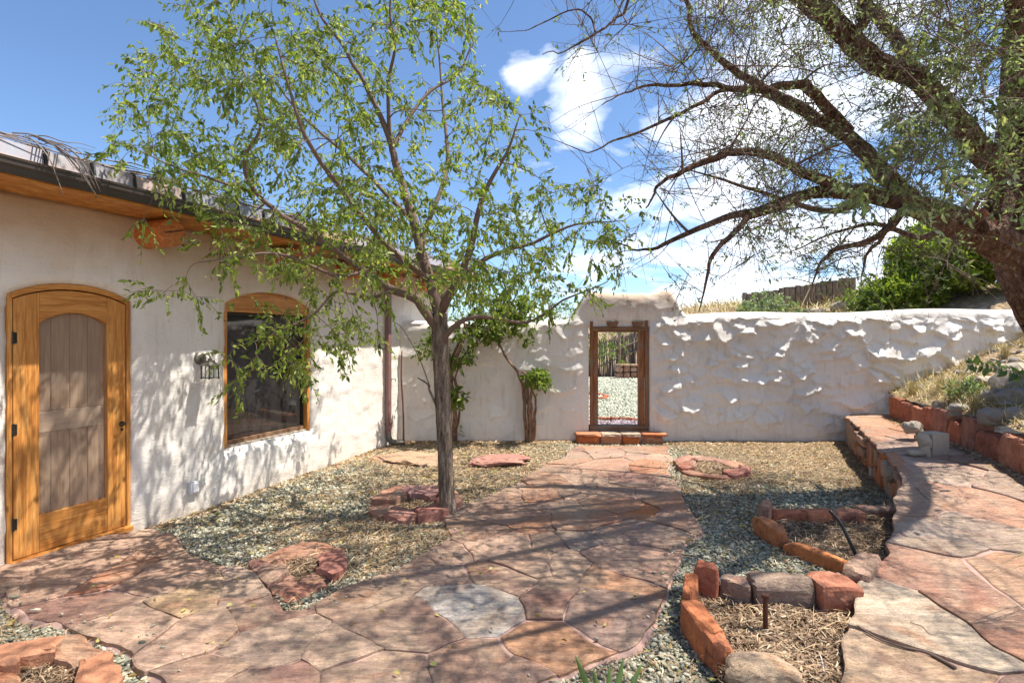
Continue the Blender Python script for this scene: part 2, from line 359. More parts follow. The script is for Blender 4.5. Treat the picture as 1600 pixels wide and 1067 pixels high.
def m_glass():
    t = NT('window_glass'); return t.done((.03, .028, .028), .035, t.bump(t.noise(1.2, 2), .03, .02), .7)
GLASS = m_glass()
def m_frost():
    t = NT('lantern_glass'); return t.done((.55, .56, .52), .25, None, .5, **{'Transmission Weight': .45})
FROST = m_frost()
def m_screen():
    t = NT('door_screen'); t.done((.36, .28, .22), .9, None, .1)
    tr = t.N.new('ShaderNodeBsdfTransparent'); mx = t.N.new('ShaderNodeMixShader'); mx.inputs[0].default_value = .30
    t.L.new(tr.outputs[0], mx.inputs[1]); t.L.new(t.b.outputs[0], mx.inputs[2]); t.L.new(mx.outputs[0], t.out.inputs[0]); return t.m
SCREEN = m_screen()
# ---------------------------------------------------------------- plan of the place
D = Vector((.3617, .9323, 0)); NRM = Vector((.9323, -.3617, 0))       # house front: along, outward
def HW(s, n, z): return Vector((-5.206+.3617*s+.9323*n, .9323*s-.3617*n, z))
def xw2(y): return 4.9+.31*(y-5.3)                                    # foot of the upper retaining wall
def xw1(y): return np.interp(y, [-3, 1.5, 2.5, 3.27, 4.45, 5.05, 8.8], [.9, 1.3, 1.55, 2.10, 3.17, 3.75, 5.47])
def zt(y): return np.interp(y, [-3, 2, 3, 4, 4.6, 5.2, 6, 8.6], [.07, .08, .10, .18, .25, .345, .40, .44])
PATH_PX = [(897, 697), (862, 722), (800, 757), (742, 782), (703, 806), (712, 838), (622, 886), (560, 915), (492, 946), (455, 952), (437, 934),
           (396, 893), (350, 877), (305, 856), (268, 838), (228, 827), (150, 838), (20, 877), (-160, 930), (-160, 990), (0, 925), (55, 962), (110, 975), (185, 988),
           (232, 1015), (248, 1067), (250, 1160), (300, 1400), (760, 1400), (800, 1120), (835, 1064), (905, 1036), (972, 1002), (1015, 968), (1043, 922), (1049, 872), (1078, 832), (1086, 802),
           (1062, 765), (1047, 738), (1040, 697)]
def pw(px, z=0): return [tuple(P(u, v, z)[:2]) for u, v in px]
PATH = pw(PATH_PX)
RINGS = {  # planting rings and slabs lying in the gravel, outer outline in photo pixels
 'near': [(392, 880), (430, 858), (500, 845), (548, 868), (545, 893), (500, 915), (445, 935), (425, 915)],
 'tree': [(574, 795), (590, 776), (640, 766), (700, 768), (722, 785), (700, 806), (640, 815), (590, 808)],
 'far_right': [(1056, 722), (1080, 714), (1130, 717), (1172, 733), (1165, 746), (1110, 748), (1070, 740)],
 'corner': [(-60, 1040), (10, 1010), (95, 1004), (150, 1010), (176, 1035), (176, 1100), (150, 1160), (-60, 1160)]}
BEDG = [(1215, 805), (1400, 795), (1408, 860), (1330, 890), (1205, 838)]
BEDH = [(1090, 925), (1140, 890), (1370, 900), (1345, 1000), (1320, 1130), (1160, 1130), (1085, 985)]
def G(x, y):
    x = np.asarray(x, float); y = np.asarray(y, float)
    z = -.035+.022*fbm(x*1.3, y*1.3, 3, 3)-.05*np.exp(-((x+2.7)**2+(y-5.1)**2)/.8)+.035*sm((y-7)/1.5)
    ip = inpoly(x, y, PATH); z = np.where(ip, np.minimum(z, -.05), z)
    z = np.where(x > xw1(y)+.05, -.1, z)
    return z
def HB(x, y):
    x = np.asarray(x, float); y = np.asarray(y, float)
    z = .10+.04*np.minimum(y-9, 12)
    z = z+sm((x-3.9)/2.6)*(.43*(np.minimum(x, 16)-4.3)+.075*(np.minimum(y, 24)-9)*1.0)+1.5*sm((y-19)/9)
    z = np.where(z > 2.2, 2.2+1.0*(1-np.exp(-(z-2.2)/1.0)), z)
    return z+.10*fbm(x*.6, y*.6, 9, 4)*sm((x-3)/3+np.maximum(0, (y-18)/6))+.015*fbm(x*2, y*2, 4, 3)
def HS(x, y):
    d = x-xw2(y)
    return .76+.43*np.maximum(d, -.2)*(1-.02*np.minimum(d, 12))+.10*fbm(x*1.1, y*1.1, 21, 4)+.03*fbm(x*5, y*5, 8, 3)
def grid(name, xs, ys, zf, mat, parent=None, smooth=True, xoff=None, **k):
    X, Y = np.meshgrid(xs, ys)
    if xoff is not None: X = X+xoff(Y)
    V = np.stack([X, Y, zf(X, Y)], -1).reshape(-1, 3); nx = len(xs); ny = len(ys)
    i = np.arange(nx*ny).reshape(ny, nx); Fc = np.stack([i[:-1, :-1], i[:-1, 1:], i[1:, 1:], i[1:, :-1]], -1).reshape(-1, 4)
    return mesh(name, V, Fc, mat, parent, smooth, **k)
grid('ground', np.arange(-6, 6.6, .07), np.arange(-3, 9.0, .07), G, GRAVEL, kind='structure', recenter=False)
grid('hillside', np.concatenate([np.arange(.06, 5, .09), np.arange(5, 40, 1.5)]), np.arange(-3, 8.92, .09), HS, HILL, kind='structure', xoff=xw2, recenter=False)
grid('backyard_ground', np.concatenate([np.arange(-30, -2, 2), np.arange(-2, 14, .16), np.arange(14, 90, 2.5)]),
     np.concatenate([np.arange(8.95, 20, .16), np.arange(20, 40, .6), np.arange(40, 300, 9)]), HB, HILL, kind='structure', recenter=False)
grid('plain', np.linspace(-1500, 1500, 5), np.linspace(-1500, 2000, 5), lambda x, y: x*0-.45, HILL, kind='structure')
# gravel sheet of the backyard
def in_yard(x, y): return (x > -3) & (x < 4.3+.2*fbm(x, y, 2)) & (y > 9.0) & (y < 17.3)
YG = m_ground('pale_yard_gravel', [(.24, .26, .21), (.37, .40, .33), (.46, .48, .40), (.58, .57, .48), (.30, .28, .22), (.42, .40, .32)], 20, .01, 26)
grid('yard_gravel', np.arange(-3, 4.9, .16), np.arange(9.0, 17.5, .16), lambda x, y: HB(x, y)+.012-.35*sm((x-4.2)/.6), YG, kind='structure', recenter=False)

# ---------------------------------------------------------------- adobe wall builder
def wall(name, frame, cols, knots, counts, holes, nf, T, parent, mat=ADOBE, smooth=True):
    """a thick plastered wall: columns, rows that follow the knots, openings cut right through"""
    nc = len(cols); KN = np.array([knots(c) for c in cols]); rows = []; kr = [0]
    Z = []
    for k, c in enumerate(counts):
        for j in range(c): Z.append(KN[:, k]+(KN[:, k+1]-KN[:, k])*j/c)
        kr.append(kr[-1]+c)
    Z.append(KN[:, -1]); Z = np.array(Z).T; nr = Z.shape[1]; Sg = np.repeat(np.array(cols)[:, None], nr, 1)
    nfv, nb = nf(Sg, Z); A = np.array(frame(0, 0, 0)); E = [np.array(frame(*q))-A for q in ((1, 0, 0), (0, 1, 0), (0, 0, 1))]
    def pts(n): return A+Sg[..., None]*E[0]+n[..., None]*E[1]+Z[..., None]*E[2]
    V = np.concatenate([pts(nfv).reshape(-1, 3), pts(nb).reshape(-1, 3)]); off = nc*nr
    def id(i, r, b=0): return b*off+i*nr+r
    dead = np.zeros((nc-1, nr-1), bool)
    for (s0, s1, k0, k1) in holes:
        for i in range(nc-1):
            if cols[i] > s0-1e-4 and cols[i+1] < s1+1e-4: dead[i, kr[k0]:kr[k1]] = True
    Fc = []
    def edge(a, b): Fc.append((a, b, b+off, a+off))
    for i in range(nc-1):
        for r in range(nr-1):
            if dead[i, r]: continue
            Fc.append((id(i, r), id(i+1, r), id(i+1, r+1), id(i, r+1))); Fc.append((id(i, r, 1), id(i, r+1, 1), id(i+1, r+1, 1), id(i+1, r, 1)))
            if i == 0 or dead[i-1, r]: edge(id(i, r), id(i, r+1))
            if i == nc-2 or dead[i+1, r]: edge(id(i+1, r+1), id(i+1, r))
            if r == 0 or dead[i, r-1]: edge(id(i+1, r), id(i, r))
            if r == nr-2 or dead[i, r+1]: edge(id(i, r+1), id(i+1, r+1))
    o = mesh(name, V, Fc, mat, parent, smooth)
    return o
def cols_of(a, b, step, edges):
    c = list(np.arange(a, b, step))+[b]
    for e in edges:
        c = [q for q in c if abs(q-e) > step*.45]+[e]
    return sorted(c)
def scoops(x, z, seed, cell=.34, amp=.055, share=.5, warp=.16):
    """hand-trowelled plaster: overlapping strokes that swell out downwards and end in a ledge"""
    wx = x+warp*fbm(x*2.2, z*2.2, seed, 3); wz = z+warp*fbm(x*2.2+9, z*2.2, seed+3, 3)
    gx = wx/cell; gz = wz/(cell*.8); best = np.full(np.shape(x), 9.); val = np.zeros(np.shape(x))
    ix = np.floor(gx).astype(np.int64); iz = np.floor(gz).astype(np.int64)
    for a in (-1, 0, 1):
        for b in (-1, 0, 1):
            cx = ix+a; cz = iz+b; jx = cx+.5+.8*(hashf(cx, cz, seed)-.5); jz = cz+.5+.8*(hashf(cx, cz, seed+1)-.5)
            d = np.hypot(gx-jx, gz-jz); h = hashf(cx, cz, seed+2); on = (h < share)
            t = (jz-gz)*.8*cell + (hashf(cx, cz, seed+4)-.5)*.9*(gx-jx)*cell
            v = np.where(on, np.clip(.12+t*1.55, 0, .55)*amp/.2*(.55+h), 0)
            m = d < best; best = np.where(m, d, best); val = np.where(m, v, val)
    return val
# garden wall with the gate in it
GX0, GX1, WY = 1.235, 2.22, 8.75
def topz(x): return 1.95+.02*math.sin(x*2.1)+.46*float(sm((x-.86)/.42))*(1-float(sm((x-2.52)/.34)))+(.0 if x < 2.2 else .10*float(sm((x-2.2)/.6))+.018*(x-2.4))
def gw_disp(x, z):
    tz = np.vectorize(topz)(x); R = .15; q = np.clip((z-(tz-R))/R, 0, 1); rnd = R*(1-np.sqrt(np.maximum(0, 1-q*q)))
    right = sm((x-.9)/1.2); amp = .35+.65*right
    fade = sm((z-.02)/.5)*.75+.25; w = amp*fade
    share = (scoops(x, z, 5, .34, .052, .70) + .9*scoops(x+.4, z+.7, 15, .18, .038, .6))*w*(1-.8*sm((z-1.85)/.2))
    lf = .03*fbm(x*.9, z*.9, 31, 3)+.010*fbm(x*3.4, z*3.4, 33, 4)*amp + .008*fbm(x*11, z*14, 35, 3)
    dx = np.maximum(np.maximum(GX0-x, x-GX1), 0); dz = np.maximum(z-1.93, 0); hd = np.hypot(dx, dz)
    near = np.exp(-(hd/.10)**2)
    n = lf+share*(1-.7*near)-.03*near
    n = n+.10*sm((x-1.3)/.6)*0
    n = n+.032*(1.1-z); nb = -.34+.02*fbm(x*1.5, z*1.5, 41, 3)
    return n*(1-q*.6)-rnd, nb+rnd*.9
garden_wall = empty('garden_wall', (3.5, WY+.15, 0), 'hand plastered white adobe garden wall with raised hump over the gateway', 'wall')
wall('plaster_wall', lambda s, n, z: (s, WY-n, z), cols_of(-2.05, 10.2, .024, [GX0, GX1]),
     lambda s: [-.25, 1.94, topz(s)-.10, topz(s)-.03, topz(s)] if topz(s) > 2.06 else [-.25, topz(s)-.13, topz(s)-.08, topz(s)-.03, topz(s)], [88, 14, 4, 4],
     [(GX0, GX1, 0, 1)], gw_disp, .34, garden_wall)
# ---------------------------------------------------------------- the house
DS0, DS1, WS0, WS1 = 4.255, 5.150, 6.126, 7.418
def door_top(s): u = (s-(DS0+DS1)/2)/((DS1-DS0)/2); return 1.985+.11*(1-min(1, abs(u))**2.2)
def win_top(s): u = (s-(WS0+WS1)/2)/((WS1-WS0)/2); return 2.03+.155*(1-min(1, abs(u))**2.4)
def kn_house(s):
    if s < DS0: t = 1.985
    elif s <= DS1: t = door_top(s)
    elif s < WS0: t = 1.985+.045*(s-DS1)/(WS0-DS1)
    elif s <= WS1: t = win_top(s)
    else: t = 2.03
    zb = 0.0 if s <= DS1 else -.0
    return [-.28, zb, .49, t, 2.72]
def house_nf(s, z):
    n = .022*fbm(s*.8, z*.8, 51, 3)+.007*fbm(s*3.5, z*3.5, 53, 4)+.0035*fbm(s*12, z*15, 55, 3)
    n = n + .16*scoops(s, z, 61, .22, .05, .6)
    for (a, b, z0, ztop) in ((DS0, DS1, -.5, 2.05), (WS0, WS1, .49, 2.12)):
        c = (a+b)/2; hw = (b-a)/2; tz = np.where(np.abs(s-c) < hw, ztop-.1*np.clip(np.abs(s-c)/hw, 0, 1)**2.3, ztop-.1)
        dx = np.maximum(np.maximum(a-s, s-b), 0); dz = np.maximum(np.maximum(z-tz, z0-z), 0); d = np.hypot(dx, dz)
        n = n-.045*np.exp(-(d/.055)**2)
    n = n+.035*sm((.25-z)/.5)*0
    return n, -.34+0*s
house = empty('adobe_house', HW(6, -.2, 0), 'white adobe house with pine screen door, picture window and dark gutter', 'house')
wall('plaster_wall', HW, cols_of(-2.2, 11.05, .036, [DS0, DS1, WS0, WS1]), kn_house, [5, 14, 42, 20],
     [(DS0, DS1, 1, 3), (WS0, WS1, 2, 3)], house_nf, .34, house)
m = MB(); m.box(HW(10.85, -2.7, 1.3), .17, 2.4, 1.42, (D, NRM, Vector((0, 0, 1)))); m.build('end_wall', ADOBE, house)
AX = (D, NRM, Vector((0, 0, 1)))
def hp(name, s0, s1, zlo, zhi, n0, n1, mat, parent, ns=1, bw=.004, color=None):
    """flat board on the house front between two height curves"""
    f0 = zlo if callable(zlo) else (lambda s: zlo); f1 = zhi if callable(zhi) else (lambda s: zhi)
    V = []; Fc = []
    for i in range(ns+1):
        s = s0+(s1-s0)*i/ns
        V += [HW(s, n0, f0(s)), HW(s, n1, f0(s)), HW(s, n1, f1(s)), HW(s, n0, f1(s))]
    for i in range(ns):
        a = i*4; b = a+4
        for j in range(4): Fc.append((a+j, b+j, b+(j+1) % 4, a+(j+1) % 4))
    Fc += [(0, 1, 2, 3), (ns*4+3, ns*4+2, ns*4+1, ns*4)]
    o = mesh(name, [tuple(v) for v in V], Fc, mat, parent, color=color)
    if bw: bevel(o, bw, 2)
    return o
def vmat_orient(o):
    """turns a board's own axes along the house front, so that its grain follows it"""
    a = math.atan2(D.y, D.x)
    c, s_ = math.cos(-a), math.sin(-a)
    for v in o.data.vertices: x, y, z = v.co; v.co = (c*x-s_*y, s_*x+c*y, z)
    o.rotation_euler = (0, 0, a); return o
# --- door
n0, n1 = -.11, -.035
door = hp('door_casing', DS0+.002, DS0+.035, -.0, lambda s: door_top(s)-.003, n0-.06, n1+.005, PINE, house, 3)
door.name = 'screen_door'
tag(door, 'arched pine screen door over a plank door')
def ds(name, *a, **k): o = hp(name, *a, **k); return vmat_orient(o)
e = .036
ds('casing', DS1-e, DS1-.002, 0, lambda s: door_top(s)-.003, n0-.06, n1+.005, PINE, door, 3)
ds('casing', DS0+.03, DS1-.03, lambda s: door_top(s)-.048, lambda s: door_top(s)-.003, n0-.06, n1+.006, PINEH, door, 24)
L0, L1 = DS0+e+.006, DS1-e-.006; W = L1-L0; G1, G2 = L0+.165, L1-.150
def leaf_top(s): return door_top(s)-.058
def glass_top(s): u = (s-(G1+G2)/2)/((G2-G1)/2); return 1.775+.085*(1-min(1, abs(u))**2.2)
ds('stile', L0, G1, .018, leaf_top, n0, n1, PINE, door, 5); ds('stile', G2, L1, .018, leaf_top, n0, n1, PINE, door, 5)
ds('top_rail', G1+.001, G2-.001, glass_top, leaf_top, n0+.002, n1-.002, PINEH, door, 20)
ds('bottom_rail', G1+.001, G2-.001, .018, .30, n0+.002, n1-.003, PINEH, door)
ds('screen', G1, G2, .30, glass_top, n1-.032, n1-.030, SCREEN, door, 20, bw=0)
pw_ = (G2-G1+.04)/4
for i in range(4):
    a = G1-.02+pw_*i
    ds('plank', a+.004, a+pw_-.004, .02, .92, n0-.05, n1-.070, PLANK, door, color=(.9, .9, .9)); ds('plank', a+.004, a+pw_-.004, 1.09, lambda s: 1.92, n0-.05, n1-.070, PLANK, door)
ds('middle_rail', G1-.02, G2+.02, .925, 1.085, n0-.05, n1-.052, PLANKH, door)
ds('backing', DS0+.01, DS1-.01, .0, lambda s: door_top(s)-.002, n0-.10, n0-.055, DARKMETAL, door, 16, bw=0)
ds('threshold', DS0+.01, DS1-.01, -.03, .014, -.30, .02, PINEH, house, bw=.004)
for z in (.28, .98, 1.66):
    m = MB(); m.tube([HW(L0-.004, n1+.006, z-.045), HW(L0-.004, n1+.006, z+.045)], .009, 8); m.box(HW(L0+.010, n1+.002, z), .012, .002, .04, AX); m.build('hinge', DARKMETAL, door)
m = MB(); c = HW(L1-.035, n1, .915)
m.tube([c, c+NRM*.012], .022, 14); m.tube([c, c+NRM*.045], .007, 8); m.tube([c+NRM*.042+D*.008, c+NRM*.045-D*.03, c+NRM*.04-D*.045], [.009, .008, .006], 8); m.tube([c-Vector((0, 0, .05)), c-Vector((0, 0, .05))+NRM*.012], .010, 8)
m.build('handle', DARKMETAL, door)
# --- window
wn = -.10
win = hp('window', WS0+.002, WS0+.05, .495, lambda s: win_top(s)-.004, wn-.09, wn+.045, PINE, house, 3)
def ws(name, *a, **k): return vmat_orient(hp(name, *a, **k))
ws('side_board', WS1-.05, WS1-.002, .495, lambda s: win_top(s)-.004, wn-.09, wn+.045, PINE, win, 3)
ws('arched_lintel', WS0+.05, WS1-.05, 1.985, lambda s: win_top(s)-.004, wn-.09, wn+.040, PINEH, win, 20)
ws('head_board', WS0+.05, WS1-.05, 1.945, 1.984, wn-.09, wn+.048, PINEH, win)
ws('glass_pane', WS0+.07, WS1-.07, .565, 1.92, wn-.05, wn-.04, GLASS, win, bw=0)
for a, b, c_, d_ in ((WS0+.05, WS1-.05, 1.915, 1.944), (WS0+.05, WS0+.078, .56, 1.915), (WS1-.078, WS1-.05, .56, 1.915)): ws('sash', a, b, c_, d_, wn-.08, wn-.015, DARKMETAL, win, bw=.002)
ws('bottom_rail', WS0+.05, WS1-.05, .515, .560, wn-.08, wn+.0, OLDWOODH, win)
ws('track', WS0+.05, WS1-.05, .497, .514, wn-.08, wn+.03, CONC, win, bw=.002)
ws('backing', WS0, WS1, .45, 2.2, -.36, -.345, DARKMETAL, win, bw=0)
V = []; Fc = []
for i, s in enumerate(np.linspace(WS0-.01, WS1+.01, 40)):
    for (n, z) in ((-.2, .40), (-.2, .497), (-.10, .490), (-.055, .475), (-.035, .455), (-.04, .42), (-.08, .36)):
        w = .006*float(fbm(s*5, n*9, 71, 3)); V.append(tuple(HW(s, n+w, z+w)))
    if i:
        for j in range(6): a = (i-1)*7+j; Fc.append((a, a+1, a+8, a+7))
mesh('sill', V, Fc, ADOBE, win, True)
# --- vigas (round beam ends)
for k, y in enumerate((3.45, 4.89, 6.34, 7.4, 8.24, 9.3)):
    s = y/.9323+.02; m = MB(); r = .125
    pts = [HW(s, q, 2.585+.01*math.sin(k*3)) for q in (-.3, 0, .2, .30, .345)]
    m.tube(pts, [r, r, r*1.0, r*.98, r*.93], 22, True, .02, k); o = m.build('viga', VIGA, house, smooth=False)
    m = MB(); m.box(HW(s+.01, .349, 2.60), .085, .003, .004, (D*.96+Vector((0, 0, .28)), NRM, Vector((0, 0, 1)))); m.build('split', DARKMETAL, o)
# --- soffit boards, fascia, gutter
for i, (a, b) in enumerate(((0, .155), (.159, .31), (.314, .455))):
    for s0 in (-2.2, 2.3, 6.8): hp('soffit_board', s0, s0+4.49, 2.722+.002*i, 2.745+.002*i, a, b, PINEH, house, bw=.003)
hp('fascia_board', -2.2, 11.3, 2.72, 2.86, .455, .478, PINEH, house, bw=.003)
prof = [(.482, 2.845), (.482, 2.735), (.545, 2.732), (.552, 2.752), (.556, 2.775), (.572, 2.790), (.574, 2.815), (.580, 2.822), (.582, 2.838), (.574, 2.840), (.570, 2.828), (.562, 2.80), (.540, 2.75), (.490, 2.745), (.490, 2.845)]
V = []; Fc = []; ss = np.linspace(-2.2, 11.35, 60)
for i, s in enumerate(ss):
    for (n, z) in prof: V.append(tuple(HW(s, n-.035, z+.006*math.sin(s*1.7)+.004*math.sin(s*4.1))))
    if i:
        for j in range(len(prof)): a = (i-1)*len(prof); k = (j+1) % len(prof); Fc.append((a+j, a+k, a+k+len(prof), a+j+len(prof)))
mesh('gutter', V, Fc, GUTTER, house)
for s in np.arange(2.1, 11, 1.35): m = MB(); m.box(HW(s, .50, 2.846), .012, .05, .004, AX); m.build('gutter_strap', DARKMETAL, house)
cols = [(.24, .26, .31), (.30, .32, .38), (.36, .24, .20), (.40, .28, .24), (.31, .30, .32), (.38, .30, .27), (.25, .26, .30)]
s = -2.2; k = 0
while s < 11.2:
    w = .55+.3*random.random() if s < 4 else .28+.35*random.random()
    nn = .46+.006*(k % 2)
    V = [HW(s, nn, 2.83), HW(s+w-.012, nn, 2.83), HW(s+w-.012, nn-.03, 2.968), HW(s, nn-.03, 2.968), HW(s+w-.012, nn-.13, 2.985), HW(s, nn-.13, 2.985)]
    o = mesh('flashing', [tuple(v) for v in V], [(0, 1, 2, 3), (3, 2, 4, 5)], FLASH, house, color=cols[k % 7 if s > 4.7 else (0, 1, 4, 6)[k % 4]])
    sd = o.modifiers.new('thickness', 'SOLIDIFY'); sd.thickness = .004
    m = MB(); m.box(HW(s+w-.006, nn+.004, 2.898), .007, .006, .07, (D, (NRM*.98+Vector((0, 0, .2))), Vector((0, 0, 1))-NRM*.2)); m.build('seam', DARKMETAL, o)
    s += w; k += 1
hp('roof_deck', -2.2, 11.2, 2.80, 2.97, -5.2, .33, FLASH, house, bw=0, color=(.3, .26, .24))
# brush laid along the roof edge
m = MB(); r_ = random.Random(4)
for i in range(620):
    s = r_.uniform(-1.5, 11); n = r_.uniform(.0, .40); z = 2.985+r_.random()**2*.075; l = r_.uniform(.25, .8); a = r_.gauss(0, .22)
    p = HW(s, n, z); d = (D*math.cos(a)+NRM*math.sin(a)*.6)*l; d.z = r_.gauss(0, .02)
    m.tube([p, p+d*.5+Vector((0, 0, r_.uniform(0, .02))), p+d], [.006, .005, .003], 4, False)
m.build('roof_brush', GTWIG, house, kind='stuff')
# dead branch hanging over the gutter
m = MB()
def twigtube(mm, pts, r0, r1, sides=5, n=4):
    A = spline([tuple(p) for p in pts], n); mm.tube(A, list(np.linspace(r0, r1, len(A))), sides)
for (u0, v0, u1, v1, u2, v2, r) in ((40, 212, 75, 245, 99, 305, .006), (60, 215, 110, 250, 152, 308, .008), (60, 216, 118, 240, 150, 295, .006), (50, 212, 112, 245, 143, 292, .006), (70, 220, 128, 240, 157, 300, .005), (62, 218, 120, 255, 130, 285, .005),
                                  (95, 225, 135, 262, 124, 286, .004), (45, 213, 100, 222, 150, 232, .005), (20, 208, 80, 222, 110, 240, .006), (70, 225, 100, 232, 146, 236, .004), (85, 228, 125, 270, 158, 285, .004), (60, 218, 92, 236, 116, 264, .005)):
    y = 3.62; a = Q(u0, v0, 3.9); b = Q(u1, v1, 3.66); c = Q(u2, v2, 3.62+(u2-60)*.002)
    twigtube(m, [a, (a+b)/2+Vector((0, 0, .02)), b, (b+c)/2+Vector((0, 0, .012)), c], r, r*.35)
b = m.build('dead_branch', GTWIG, None, smooth=True); tag(b, 'bundle of dry grey twigs drooping over the gutter edge', 'branch')
# downspout
m = MB(); s = 9.0
def flat_tube(mm, pts, w, d, sidev):
    V = []; n = len(pts)
    for i, p in enumerate(pts):
        t = (Vector(pts[min(i+1, n-1)])-Vector(pts[max(i-1, 0)])).normalized(); a = Vector(sidev); b = t.cross(a).normalized()
        V += [Vector(p)+a*w+b*d, Vector(p)-a*w+b*d, Vector(p)-a*w-b*d, Vector(p)+a*w-b*d]
    Fc = [(i*4+j, i*4+(j+1) % 4, i*4+4+(j+1) % 4, i*4+4+j) for i in range(n-1) for j in range(4)]+[(0, 3, 2, 1), (n*4-4, n*4-3, n*4-2, n*4-1)]
    mm.add([tuple(q) for q in V], Fc)
flat_tube(m, [HW(s, .50, 2.74), HW(s, .46, 2.66), HW(s, .10, 2.50), HW(s, .055, 2.42), HW(s, .055, .20)], .042, .028, D)
sp = m.build('downspout', SPOUT, house); bevel(sp, .006)
for z in (.35, 1.5, 2.3): box('bracket', HW(s, .05, z), .05, .036, .01, SPOUT, sp, AX)
m = MB(); pts = [HW(s, .055, .22), HW(s+.005, .06, .13), HW(s+.03, .09, .075), HW(s+.09, .15, .055), HW(s+.15, .22, .05)]
A = spline([tuple(p) for p in pts], 6)
for i in range(len(A)): pass
m.tube(A, [.042+.004*(i % 2) for i in range(len(A))], 10); m.build('elbow', PEWTER, sp)
m = MB(); c = HW(9.16, .02, 1.03); m.tube([c-NRM*.03, c+NRM*.05, c+NRM*.055-Vector((0, 0, .04))], .006, 6); m.build('wall_hook', DARKMETAL, house)
# house lantern on the wall
c = HW(5.80, .015, 1.46)
lamp = empty('wall_lantern', c, 'pewter glass lantern on a round plate mounted on the house wall', 'lantern')
m = MB(); m.tube([c-NRM*.02, c+NRM*.012, c+NRM*.022], [.062, .06, .045], 24); m.tube([c+NRM*.02, c+NRM*.04], .022, 14); m.build('back_plate', PEWTER, lamp, smooth=False)
m = MB(); A = spline([tuple(c+NRM*a+Vector((0, 0, b))) for a, b in ((.03, 0), (.06, .035), (.10, .045), (.13, .02), (.13, -.01))], 6); m.tube(A, .007, 8); m.tube(spline([tuple(c+NRM*a+Vector((0, 0, b))) for a, b in ((.08, .045), (.095, .065), (.115, .06), (.11, .045))], 4), .004, 6); m.build('arm', PEWTER, lamp)
lc = c+NRM*.13-Vector((0, 0, .01)); hw = .052
m = MB()
for z, w in ((0, .014), (-.018, .03)): m.box(lc+Vector((0, 0, z)), w, w, .010, AX)
V = [tuple(lc+D*a*w+NRM*b*w+Vector((0, 0, z))) for (w, z) in ((.028, -.02), (.066, -.052), (.066, -.060)) for a, b in ((-1, -1), (1, -1), (1, 1), (-1, 1))]
m.add(V, [(i*4+j, i*4+(j+1) % 4, i*4+4+(j+1) % 4, i*4+4+j) for i in range(2) for j in range(4)]+[(3, 2, 1, 0), (8, 9, 10, 11)]); m.build('roof', PEWTER, lamp)
for (a, b, t1, t2) in ((D, NRM, 1, 0), (D, NRM, -1, 0), (NRM, D, 1, 0), (NRM, D, -1, 0)):
    box('pane', lc+a*t1*.048+Vector((0, 0, -.12)), .002, .046, .055, FROST, lamp, (a, b, Vector((0, 0, 1))))
m = MB()
for a in (-1, 1):
    for b in (-1, 1): m.box(lc+D*a*.053+NRM*b*.053+Vector((0, 0, -.125)), .004, .004, .068, AX)
for a in (-1, 1):
    m.box(lc+D*a*.051+Vector((0, 0, -.12)), .002, .003, .058, AX); m.box(lc+NRM*a*.051+Vector((0, 0, -.12)), .003, .002, .058, AX)
    m.box(lc+D*a*.054+Vector((0, 0, -.178)), .003, .066, .004, AX); m.box(lc+NRM*a*.054+Vector((0, 0, -.178)), .066, .003, .004, AX)
m.build('cage', DARKMETAL, lamp)
# outlet cover
c = HW(5.72, .02, .20); ob = empty('outlet_box', c, 'small pale weatherproof outlet box low on the house wall', 'outlet')
o = box('box', c, .045, .018, .06, WHITEPL, ob, AX); bevel(o, .006); o = box('cover', c+NRM*.02+D*.01, .032, .008, .045, WHITEPL, ob, AX); bevel(o, .004)
# leaning stick in the corner
m = MB(); twigtube(m, [P(633, 693, .0)+Vector((0, -.12, 0)), Q(630, 640, 8.5), Q(627, 590, 8.5), Q(628, 548, 8.52)], .016, .011, 6)
o = m.build('leaning_stick', m_plain('red_brown_stick', (.20, .07, .05), .8), None, smooth=True); tag(o, 'thin reddish stick leaning in the corner between house and garden wall', 'stick')
# ---------------------------------------------------------------- gate frame and step
gate = empty('gate_frame', (1.73, WY+.1, .17), 'old brown timber door frame standing open in the white wall', 'door frame')
def bx(name, x0, x1, y0, y1, z0, z1, mat, parent, bw=.008, **k):
    o = box(name, ((x0+x1)/2, (y0+y1)/2, (z0+z1)/2), abs(x1-x0)/2, abs(y1-y0)/2, abs(z1-z0)/2, mat, parent, **k)
    if bw: bevel(o, bw, 2)
    return o
X0, X1 = GX0+.01, GX1-.01; yf = WY+.03
bx('outer_jamb', X0+.015, X0+.065, yf, yf+.05, .17, 1.94, OLDWOOD, gate); bx('inner_jamb', X0+.068, X0+.15, yf+.03, yf+.16, .25, 1.79, OLDWOOD, gate)
bx('outer_jamb', X1-.065, X1-.01, yf, yf+.05, .17, 1.95, OLDWOOD, gate); bx('inner_jamb', X1-.15, X1-.068, yf+.03, yf+.16, .25, 1.79, OLDWOOD, gate)
bx('head', X0+.03, X1-.03, yf-.012, yf+.17, 1.795, 1.855, OLDWOODH, gate); bx('head_stop', X0+.15, X1-.15, yf+.02, yf+.14, 1.765, 1.793, OLDWOODH, gate)
bx('sill', X0+.01, X1-.02, yf-.01, yf+.20, .17, .252, OLDWOODH, gate)
bx('inner_sill', X0+.15, X1-.15, yf+.20, yf+.30, .16, .235, CONC, gate)
for i, x in enumerate((1.62, 2.03)):
    V = []; 
    for (w0, z) in ((.068, 1.858), (.085, 1.895), (.095, 1.935)):
        V += [(x-w0, yf-.03, z), (x+w0, yf-.03, z), (x+w0, yf+.2, z), (x-w0, yf+.2, z)]
    mesh('corbel', V, [(0, 1, 2, 3)[::-1], (8, 9, 10, 11)]+[(k*4+j, k*4+(j+1) % 4, k*4+4+(j+1) % 4, k*4+4+j) for k in range(2) for j in range(4)], OLDWOODH, gate)
